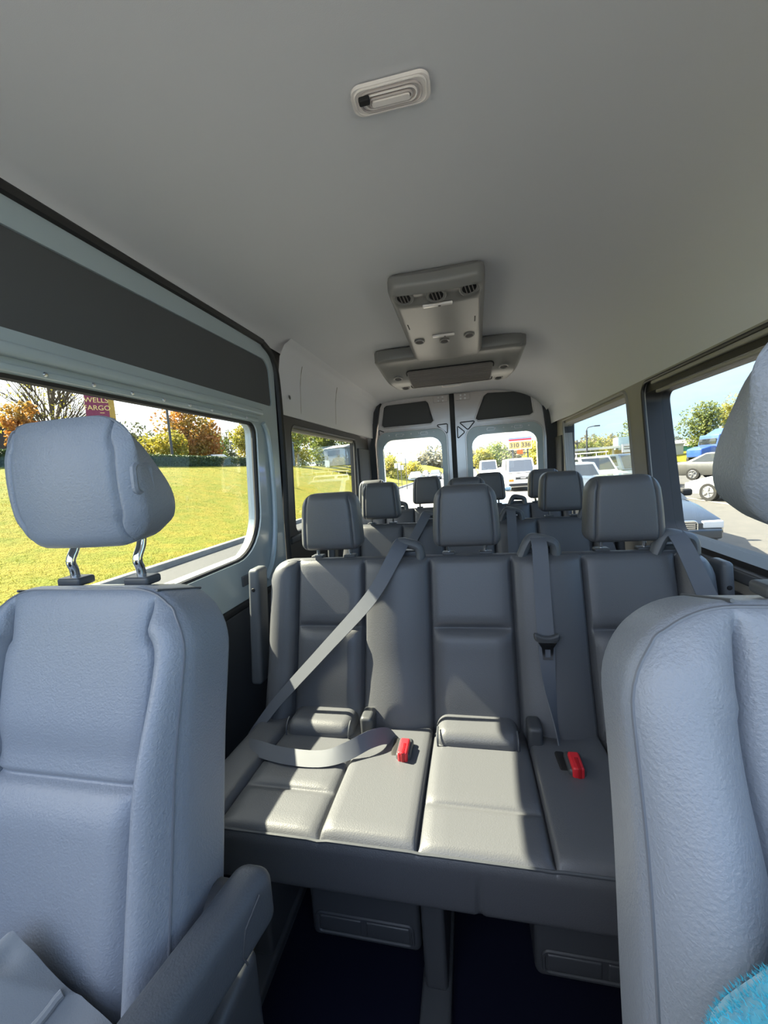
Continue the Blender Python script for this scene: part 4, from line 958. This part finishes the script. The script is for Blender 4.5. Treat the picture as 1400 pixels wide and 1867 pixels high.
# ---- vehicles. Local frame: front at -Y, ground at z = 0.
def vehicle(name, label, cat, x, y, rot, body_m, L=4.7, W=1.82, H=1.45, style='sedan', gz=GZ, chrome_grille=False, rack=False, group=None):
    root = thing(name, label, cat, (x, y, gz), R(rot), group)
    h = L/2; w2 = W/2
    st = {'sedan': ([(-h, .62), (-h+.12, .72), (-h+.9, .90), (-h+1.35, .97), (h-1.0, 1.02), (h-.15, 1.0), (h, .80)], (-h+1.15, h-.55, -h+2.0, h-1.55)),
          'suv': ([(-h, .78), (-h+.12, .92), (-h+.9, 1.02), (-h+1.2, 1.10), (h-.4, 1.12), (h-.05, 1.08), (h, .9)], (-h+1.0, h-.03, -h+1.75, h-.35)),
          'van': ([(-h, .80), (-h+.1, 1.02), (-h+.8, 1.15), (-h+1.0, 1.22), (h-.4, 1.25), (h-.05, 1.22), (h, 1.1)], (-h+.75, h-.02, -h+1.35, h-.08)),
          'pickup': ([(-h, .85), (-h+.1, 1.05), (-h+1.2, 1.15), (-h+1.5, 1.18), (h-1.8, 1.2), (h-.05, 1.2), (h, 1.1)], (-h+1.35, h-1.85, -h+2.0, h-2.05))}[style]
    prof, (a0, a1, t0, t1) = st
    vs, fs = [], []; ns = 8
    for i, (yy, zt) in enumerate(prof):
        k = 1.0 - (0.10 if i in (0, len(prof)-1) else 0.03 if i in (1, len(prof)-2) else 0)
        zb = 0.26 + (0.06 if i in (0, len(prof)-1) else 0)
        sec = [(-.90*w2*k, zb), (.90*w2*k, zb), (w2*k, zb+.16), (w2*k, zt-.16), (.95*w2*k, zt-.05), (.80*w2*k, zt), (-.80*w2*k, zt), (-.95*w2*k, zt-.05), (-w2*k, zt-.16), (-w2*k, zb+.16)]
        ns = len(sec); vs += [(px_, yy, pz) for px_, pz in sec]
    for i in range(len(prof)-1):
        for k in range(ns): fs.append((i*ns+k, i*ns+(k+1) % ns, (i+1)*ns+(k+1) % ns, (i+1)*ns+k))
    fs += [tuple(range(ns)), tuple((len(prof)-1)*ns+k for k in range(ns))[::-1]]
    mb = MB(); mb.add(vs, fs); mb.build('body', body_m, root, angle=35)
    zb = prof[3][1]-0.03; wb, wt = w2*0.90, w2*(0.72 if style in ('sedan',) else 0.80)
    base = [(-wb, a0, zb), (wb, a0, zb), (wb, a1, zb), (-wb, a1, zb)]; top = [(-wt, t0, H-.03), (wt, t0, H-.03), (wt, t1, H-.03), (-wt, t1, H-.03)]
    mb = MB(); mb.hexa(base+top); mb.hexa([(-wt, t0, H-.03), (wt, t0, H-.03), (wt, t1, H-.03), (-wt, t1, H-.03), (-wt*.8, t0+.2, H), (wt*.8, t0+.2, H), (wt*.8, t1-.15, H), (-wt*.8, t1-.15, H)]); mb.build('cabin', body_m, root, smooth=False)
    B = [Vector(p) for p in base]; T = [Vector(p) for p in top]
    def pane(nm, p0, p1, p2, p3, u0=0.06, u1=0.94, v0=0.08, v1=0.90):
        n_ = (p1-p0).cross(p3-p0).normalized()*0.012
        q = lambda u, v: (p0*(1-u)+p1*u)*(1-v) + (p3*(1-u)+p2*u)*v
        P_ = [q(u0, v0)+n_, q(u1, v0)+n_, q(u1, v1)+n_, q(u0, v1)+n_]
        mb = MB(); mb.add(P_ + [p-n_*2 for p in P_], [(0,1,2,3), (7,6,5,4), (0,4,5,1), (1,5,6,2), (2,6,7,3), (3,7,4,0)]); mb.build(nm, 'car_glass', root, smooth=False)
    pane('windshield', B[0], B[1], T[1], T[0]); pane('rear_window', B[2], B[3], T[3], T[2])
    if style != 'van':
        for u0, u1 in ((0.10, 0.47), (0.51, 0.90)):
            pane('side_window', B[1], B[2], T[2], T[1], u0, u1); pane('side_window', B[3], B[0], T[0], T[3], 1-u1, 1-u0)
    else:
        pane('side_window', B[1], B[2], T[2], T[1], 0.06, 0.26); pane('side_window', B[3], B[0], T[0], T[3], 0.74, 0.94)
    rw = 0.33 if style == 'sedan' else 0.37
    for sy, yy in ((0, -h+0.95), (1, h-1.05)):
        for sx_ in (-1, 1):
            o = Vector((sx_*(w2-0.10), yy, rw))
            mb = MB(); mb.lathe([(rw*.66, .115), (rw*.95, .115), (rw, .08), (rw, -.08), (rw*.95, -.10), (0, -.10)], o, (sx_, 0, 0), 22); wh = mb.build('wheel', 'tyre', root)
            mb = MB(); mb.lathe([(rw*.66, .105), (rw*.60, .118), (rw*.55, .095), (0.0, .10)], o, (sx_, 0, 0), 22)
            for k in range(5):
                an = 2*PI*k/5; mb.tube([o+Vector((sx_*.112, 0, 0)), o+Vector((sx_*.112, math.cos(an)*rw*.6, math.sin(an)*rw*.6))], 0.025, 5)
            mb.build('rim', 'rim', wh)
    zh = prof[1][1]-.10
    for sx_ in (-1, 1):
        mb = MB(); mb.rbox((sx_*w2*.74-.17, -h-.005, zh-.10), (sx_*w2*.74+.17, -h+.16, zh+.04), 0.03, (1,1,1)); mb.build('headlight', 'lamp_glass', root)
        mb = MB(); mb.rbox((sx_*w2*.72-.16, h-.10, prof[-1][1]-.12), (sx_*w2*.72+.16, h+.01, prof[-1][1]+.02), 0.03, (1,1,1)); mb.build('tail_light', 'tail', root)
        mb = MB(); mb.rbox((sx_*(w2+.10)-.11, a0+.45, zb+.02), (sx_*(w2+.10)+.11, a0+.60, zb+.17), 0.05, (1,1,1)); mb.build('mirror', body_m if not chrome_grille else 'black', root)
    gm = 'black'
    mb = MB(); mb.rbox((-w2*.45, -h-.02, zh-.16), (w2*.45, -h+.08, zh+.03), 0.02, (1,1,1)); g = mb.build('grille', gm, root)
    for k in range(6 if chrome_grille else 2):
        zz = zh-.15+k*(.034 if chrome_grille else .12)
        mb = MB(); mb.box((-w2*.44, -h-.032, zz), (w2*.44, -h-.015, zz+.018)); mb.build('grille_bar', 'chrome', g)
    if chrome_grille:
        mb = MB(); mb.tube([(a, -h-.025, b) for a, b in rr(-w2*.47, w2*.47, zh-.17, zh+.045, (.06,)*4, 4)], 0.014, 6, closed=True); mb.build('grille_rim', 'chrome', g)
    mb = MB(); mb.rbox((-w2*.88, -h-.05, .34), (w2*.88, -h+.10, .52), 0.04, (2,1,1)); mb.build('bumper', body_m if style in ('sedan', 'suv') else 'black', root)
    if rack:
        for yy in (t0+.3, t1-.2):
            mb = MB(); mb.tube([(-wt, yy, H-.03), (-wt, yy, H+.20), (wt, yy, H+.20), (wt, yy, H-.03)], 0.025, 6); mb.build('rack_hoop', 'white', root)
        for sx_ in (-1, 1):
            mb = MB(); mb.tube([(sx_*wt, t0+.1, H+.20), (sx_*wt, h-.3, H+.20)], 0.022, 6); mb.build('rack_rail', 'white', root)
        mb = MB(); mb.tube([(-wt, h-.3, 1.15), (-wt, h-.3, H+.20), (wt, h-.3, H+.20), (wt, h-.3, 1.15)], 0.025, 6); mb.build('rack_hoop', 'white', root)
    return root
PW = paint('car_white', (0.55, 0.55, 0.54)); PS = paint('car_silver', (0.34, 0.37, 0.40), 0.5); PG = paint('car_grey', (0.13, 0.13, 0.125), 0.3)
PB = paint('car_navy', (0.03, 0.04, 0.055), 0.3); PBL = paint('truck_blue', (0.02, 0.07, 0.36)); PSB = paint('car_steel_blue', (0.20, 0.30, 0.38), 0.4)
vehicle('sedan_car', 'dark sedan with chrome slatted grille close to the right window', 'car', 3.45, 10.45, 0, PB, 4.9, 1.90, 1.45, 'sedan', chrome_grille=True)
vehicle('sedan_car', 'grey sedan seen from the side beyond the white car', 'car', 13.4, 24.4, 38, PG, 4.7, 1.82, 1.46, 'sedan', gz=GZ+0.25)
vehicle('sedan_car', 'white car cut off by the right front headrest', 'car', 9.9, 15.9, 205, PW, 4.6, 1.82, 1.46, 'sedan')
vehicle('minivan', 'silver car close behind, its side glass seen beside the middle bench headrest', 'car', 3.55, 16.0, 3, PS, 4.8, 1.86, 1.75, 'suv')
vehicle('pickup_truck', 'white pickup truck with ladder rack in the rear right window', 'truck', 6.35, 23.9, 10, PW, 5.6, 1.95, 1.92, 'pickup', rack=True)
vehicle('pickup_truck', 'dark blue truck right of the white pickup', 'truck', 9.0, 26.2, 6, paint('truck_navy', (0.07, 0.10, 0.14), 0.3), 5.4, 1.95, 1.95, 'suv')
vehicle('sedan_car', 'steel blue sedan directly behind, seen through the right rear door', 'car', 0.28, 15.0, 0, PSB, 4.6, 1.82, 1.42, 'sedan')
wv = vehicle('cargo_van', 'white van with dark grille in the right rear door window', 'van', 3.4, 30.0, 0, PW, 5.6, 2.0, 2.15, 'van')
for sx_ in (-1, 1):
    mb = MB(); mb.rbox((sx_*0.72-0.15, -2.83, 0.66), (sx_*0.72+0.15, -2.74, 0.80), 0.02, (1,1,1)); mb.build('indicator', 'amber', wv)
mb = MB(); mb.hexa([(-0.16, -2.84, .83), (0.16, -2.84, .83), (0.16, -2.82, .83), (-0.16, -2.82, .83), (-0.13, -2.84, .90), (0.19, -2.84, .90), (0.19, -2.82, .90), (-0.13, -2.82, .90)]); mb.build('badge', 'chrome', wv)
vehicle('box_van', 'pale van left of the white van in the right rear door window', 'van', 2.1, 46, 0, PW, 5.4, 2.0, 2.3, 'van')
x, y = pol(-34.2, 42.5); vehicle('sedan_car', 'car roof showing above the hedge under the orange tree', 'car', x, y, 60, PSB, 4.6, 1.8, 1.5, 'sedan', gz=HZ-0.1)
x, y = pol(-31.4, 46); vehicle('sedan_car', 'second car roof above the hedge at the window corner', 'car', x, y, 60, PG, 4.6, 1.8, 1.5, 'sedan', gz=HZ-0.3)
for k, (az, r, m) in enumerate(((-7.4, 60, PS), (-6.2, 75, PW), (-4.6, 66, PB))):
    x, y = pol(az, r); vehicle('sedan_car', ('silver car far down the road in the left rear door window', 'white car farthest down the road in the left rear door window', 'dark car far down the road beside the centre post')[k], 'car', x, y, 0, m, 4.6, 1.8, 1.5, 'sedan')

# blue semi truck
x, y = pol(28.2, 58)
st = thing('semi_truck', 'blue semi truck with white trailer beneath the trees', 'truck', (x, y, GZ+0.3), R(-72))
mb = MB(); mb.rbox((-1.1, -3.6, 0.7), (1.1, -1.9, 1.9), 0.18, (2, 3, 2), fn=lambda p: Vector((p.x*(1-0.12*sstep(-2.2, -3.6, p.y)), p.y, p.z-0.25*sstep(-2.4, -3.6, p.y)*(p.z > 1.2)))); mb.build('hood', PBL, st)
mb = MB(); mb.rbox((-1.2, -2.0, 0.7), (1.2, 0.6, 3.05), 0.12, (2, 3, 3), fn=lambda p: Vector((p.x, p.y+0.25*sstep(1.8, 3.0, p.z)*(p.y < -1), p.z))); mb.build('cab', PBL, st)
mb = MB(); mb.hexa([(-1.15, -1.2, 3.0), (1.15, -1.2, 3.0), (1.15, 0.6, 3.0), (-1.15, 0.6, 3.0), (-1.1, 0.1, 3.7), (1.1, 0.1, 3.7), (1.1, 0.6, 3.7), (-1.1, 0.6, 3.7)]); mb.build('roof_fairing', PBL, st, smooth=False)
for sx_ in (-1, 1):
    mb = MB(); mb.rbox((sx_*1.2-0.02, -1.5, 1.9), (sx_*1.2+0.02, -0.6, 2.6), 0.015, (1,1,1)); mb.build('side_window', 'car_glass', st)
    mb = MB(); mb.tube([(sx_*1.15, 0.75, 0.9), (sx_*1.15, 0.75, 4.0)], 0.11, 10); mb.build('exhaust_stack', 'steel', st)
    for yy in (-2.9, 1.6, 2.9, 12.0, 13.2):
        mb = MB(); mb.lathe([(0.3, .16), (.5, .15), (.52, .0), (.5, -.15), (0, -.15)], (sx_*0.98, yy, 0.52), (sx_, 0, 0), 18); wh = mb.build('wheel', 'tyre', st)
        mb = MB(); mb.lathe([(.3, .15), (.12, .17), (0, .17)], (sx_*0.98, yy, 0.52), (sx_, 0, 0), 14); mb.build('rim', 'rim', wh)
mb = MB(); mb.rbox((-1.05, -1.97, 2.0), (1.05, -1.90, 2.65), 0.03, (1,1,1)); mb.build('windshield', 'car_glass', st)
mb = MB(); mb.rbox((-1.28, 1.4, 1.25), (1.28, 14.0, 4.0), 0.06, (2, 6, 2)); mb.build('trailer', 'white', st)
mb = MB(); mb.rbox((-0.5, -1.8, 0.6), (0.5, 13.8, 1.0), 0.04, (1, 4, 1)); mb.build('chassis', 'black', st)

# fuel price sign behind the rear door
x, y = pol(6.9, 60)
gs = thing('price_sign', 'fuel price sign reading 310 and 336 above the white van', 'sign', (x, y, GZ), R(-3))
mb = MB(); mb.box((-1.55, -0.2, 3.60), (1.55, 0.2, 5.30)); mb.build('sign_box', 'white', gs)
mb = MB(); mb.box((-1.5, -0.23, 4.85), (1.5, -0.2, 5.05)); mb.build('red_band', 'red', gs)
mb = MB(); mb.box((-1.5, -0.23, 5.05), (1.5, -0.2, 5.25)); mb.build('blue_band', mat('sign_blue', (0.25, 0.30, 0.55), 0.5), gs)
for xx, t_ in ((-0.76, '310'), (0.76, '336')):
    mb = MB(); mb.box((xx-0.72, -0.23, 3.72), (xx+0.72, -0.2, 4.68)); b_ = mb.build('price_panel', mat('price_yellow', (0.52, 0.38, 0.14), 0.6), gs)
    text_part(t_, 'digits', 'pole', gs, 0.82, (xx, -0.245, 4.18), (R(90), 0, 0))
for xx in (-1.0, 1.0):
    mb = MB(); mb.tube([(xx, 0, -0.1), (xx, 0, 3.65)], 0.10, 8); mb.build('post', 'pole', gs)
mb = MB(); mb.rbox((-0.45, -0.28, 2.95), (0.35, -0.16, 3.55), 0.05, (1, 1, 1)); mb.build('orange_board', mat('orange_board', (0.62, 0.12, 0.02), 0.5), gs)
mb = MB(); mb.tube([(-1.0, -0.10, 3.1), (1.0, -0.10, 3.1)], 0.05, 6); mb.build('cross_bar', 'pole', gs)

# things beyond the rear doors
for az, r, h_, wd, m, lab, sd in ((2.0, 85, 4.6, 5, 'leaf_yellow', 'yellow-green tree left of the price sign, nearer the centre post', 61), (3.8, 104, 5.8, 8.5, 'leaf_green', 'green tree between the centre post tree and price sign', 62), (8.8, 75, 4.2, 6, 'leaf_yellow', 'low yellow tree right of the price sign', 63)):
    x, y = pol(az, r); tree('roadside_tree', lab, x, y, GZ, h_, wd, m, 2600, 0.05, 0.25, sd)
for k, (az, r, h_, wd) in enumerate(((-11.2, 58, 3.3, 4.0), (-10.0, 62, 2.6, 3.6), (-7.9, 70, 2.6, 4.0))):
    x, y = pol(az, r); tree('shrub', ('yellow shrub at the left side of the left rear door window', 'yellow shrub beside the roadside posts', 'yellow shrub beyond the rearmost headrest')[k], x, y, GZ, h_, wd, 'leaf_yellow', 1800, 0.04, 0.18, 70+k, cat='shrub')
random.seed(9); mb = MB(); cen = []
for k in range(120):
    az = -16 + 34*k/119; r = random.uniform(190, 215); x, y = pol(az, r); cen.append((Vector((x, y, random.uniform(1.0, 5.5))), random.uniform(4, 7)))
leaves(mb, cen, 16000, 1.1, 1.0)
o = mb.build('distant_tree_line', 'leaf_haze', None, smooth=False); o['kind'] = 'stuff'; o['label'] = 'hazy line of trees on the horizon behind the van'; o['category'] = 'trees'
x, y = pol(-9.0, 115)
hs = thing('house', 'pale gabled house beyond the roadside posts', 'house', (x, y, GZ), R(15))
mb = MB(); mb.box((-2.2, -2, -0.2), (3.6, 2, 4.3)); mb.build('wall', 'offwhite', hs)
mb = MB(); mb.hexa([(-2.4, -2.2, 4.2), (3.8, -2.2, 4.2), (3.8, 2.2, 4.2), (-2.4, 2.2, 4.2), (-2.4, -0.1, 6.4), (3.8, -0.1, 6.4), (3.8, 0.1, 6.4), (-2.4, 0.1, 6.4)]); mb.build('roof', 'offwhite', hs, smooth=False)
for k in range(3):
    mb = MB(); mb.box((-1.5+k*1.8, -2.05, 2.3), (-0.7+k*1.8, -1.98, 3.5)); mb.build('window', 'car_glass', hs)
for k, (az, r, h_) in enumerate(((-9.9, 40, 2.6), (-9.4, 42, 2.4), (-8.7, 39, 3.0))):
    x, y = pol(az, r)
    ps_ = thing('sign_post', ('leftmost of three slim roadside sign posts', 'middle one of three slim roadside sign posts', 'rightmost of three slim roadside sign posts')[k], 'sign', (x, y, GZ))
    mb = MB(); mb.tube([(0, 0, -0.1), (0, 0, h_)], 0.04, 8); mb.build('post', 'pole', ps_)
    mb = MB(); mb.rbox((-0.3, -0.03, h_-0.5), (0.3, 0.0, h_), 0.01, (1,1,1)); mb.build('sign_plate', 'offwhite', ps_)

# right side: poles, trees, store, signs
for az, r, h_, arm, lab in ((13.8, 70, 4.6, False, 'dark utility pole left of the street lamp'), (14.9, 52, 4.9, True, 'street lamp with short arm in the rear right window')):
    x, y = pol(az, r); p_ = thing('street_lamp' if arm else 'utility_pole', lab, 'pole', (x, y, GZ))
    mb = MB(); mb.tube([(0, 0, -0.1), (0, 0, h_)], 0.09, 8); mb.build('shaft', 'pole', p_)
    if arm:
        mb = MB(); mb.tube(smooth_path([(0, 0, h_), (0.15, 0, h_+0.3), (0.9, 0, h_+0.45)]), 0.05, 6); mb.build('arm', 'pole', p_)
        mb = MB(); mb.rbox((0.8, -0.12, h_+0.36), (1.4, 0.12, h_+0.5), 0.03, (1,1,1)); mb.build('lamp_head', 'pole', p_)
    else:
        mb = MB(); mb.box((-0.4, -0.05, h_-0.5), (0.4, 0.05, h_-0.4)); mb.build('cross_arm', 'pole', p_)
for k, (az, r, h_, wd, m, lab) in enumerate(((14.6, 85, 4.6, 6, 'leaf_green', 'green tree beside the street lamp'), (16.6, 112, 5.6, 10, 'leaf_yellow', 'yellow-green trees above the white pickup'), (20.6, 80, 7.2, 6.5, 'leaf_green', 'green tree above the dark blue truck'),
        (26.7, 80, 6.9, 6.6, 'leaf_green', 'tall full green tree beside the pillar of the right window'), (29.2, 92, 8.5, 7.6, 'leaf_yellow', 'yellow-green tree by the right front headrest'), (23.9, 112, 3.4, 5, 'leaf_dark', 'small dark tree at the left of the right window'))):
    x, y = pol(az, r); tree('roadside_tree', lab, x, y, GZ+(1.2 if az > 22 else 0.2), h_, wd, m, 4200 if h_ > 6.8 else 2600, 0.08, 0.22, 80+k, 22 if h_ > 6.8 else 14)
x, y = pol(17.2, 62)
sto = thing('fuel_station', 'low tan fuel station with a thin pale canopy', 'building', (x, y, GZ), R(-10))
mb = MB(); mb.box((-4.6, -2, 2.75), (1.2, 2, 3.05)); mb.build('canopy', 'white', sto)
for xx in (-4.0, 0.6):
    mb = MB(); mb.box((xx-0.12, -0.12, -0.1), (xx+0.12, 0.12, 2.8)); mb.build('canopy_post', 'white', sto)
mb = MB(); mb.box((1.0, 0.0, -0.1), (4.2, 4, 2.6)); mb.build('wall', mat('tan_wall', (0.28, 0.20, 0.10), 0.8), sto)
mb = MB(); mb.box((1.2, -0.1, 2.5), (4.3, 4.1, 4.2)); mb.build('fascia', mat('pale_blue_fascia', (0.36, 0.48, 0.52), 0.7), sto)
x, y = pol(19.5, 34)
ws = thing('white_sign_board', 'small white sign board above the dark blue truck', 'sign', (x, y, GZ))
mb = MB(); mb.box((-0.5, -0.03, 2.05), (0.55, 0.03, 2.65)); mb.build('board', 'white', ws)
for xx in (-0.4, 0.45):
    mb = MB(); mb.tube([(xx, 0.05, -0.1), (xx, 0.05, 2.6)], 0.04, 6); mb.build('post', 'pole', ws)
for k in range(2):
    mb = MB(); mb.box((-0.38, -0.045, 2.42-k*0.16), (0.43, -0.03, 2.49-k*0.16)); mb.build('lettering_line', 'grille', ws)
x, y = pol(25.2, 98)
gb = thing('green_building', 'low building with teal wall and grey roof on the right bank', 'building', (x, y, GZ+1.2), R(-20))
mb = MB(); mb.box((-3, -3, -0.2), (6, 3, 1.5)); mb.build('wall', mat('teal_wall', (0.04, 0.22, 0.19), 0.7), gb)
mb = MB(); mb.hexa([(-3.3, -3.3, 1.45), (6.3, -3.3, 1.45), (6.3, 3.3, 1.45), (-3.3, 3.3, 1.45), (-2.5, -0.3, 2.7), (5.5, -0.3, 2.7), (5.5, 0.3, 2.7), (-2.5, 0.3, 2.7)]); mb.build('roof', mat('grey_roof', (0.22, 0.22, 0.22), 0.7), gb, smooth=False)
x, y = pol(24.1, 84)
wb_ = thing('white_kiosk', 'small white box kiosk left of the teal building', 'kiosk', (x, y, GZ+1.0))
mb = MB(); mb.box((-0.7, -0.7, -0.2), (0.7, 0.7, 1.9)); mb.build('body', 'white', wb_)
mb = MB(); mb.box((-0.8, -0.8, 1.85), (0.8, 0.8, 2.05)); mb.build('roof', 'offwhite', wb_)
x, y = pol(31.4, 24)
rs = thing('road_sign', 'green road sign at the top right corner of the right window', 'sign', (x, y, GZ), R(-28))
mb = MB(); mb.rbox((-0.45, -0.03, 4.35), (0.9, 0.0, 5.05), 0.012, (1,1,1)); mb.build('sign_plate', 'sign_green', rs)
for xx in (-0.1, 0.6):
    mb = MB(); mb.tube([(xx, 0.04, -0.1), (xx, 0.04, 5.0)], 0.04, 8); mb.build('post', 'steel', rs)

# repeats of one kind share a group
for stem_, g in (('broadleaf_tree', 'trees seen through the second left window'), ('maple_tree', 'autumn trees behind the hedge'), ('oak_tree', 'dark trees behind the hedge'), ('shrub', 'bushes along the left side of the road'),
                 ('roadside_tree', 'trees along the far side of the road'), ('sedan_car', 'cars around the van'), ('pickup_truck', 'trucks in the right lanes'), ('front_seat', 'front seats'), ('sign_post', 'slim roadside sign posts'), ('shed', 'grey sheds beyond the lawn')):
    for o in bpy.data.objects:
        if o.parent is None and o.name.split('.')[0] == stem_ and 'label' in o and 'group' not in o: o['group'] = g
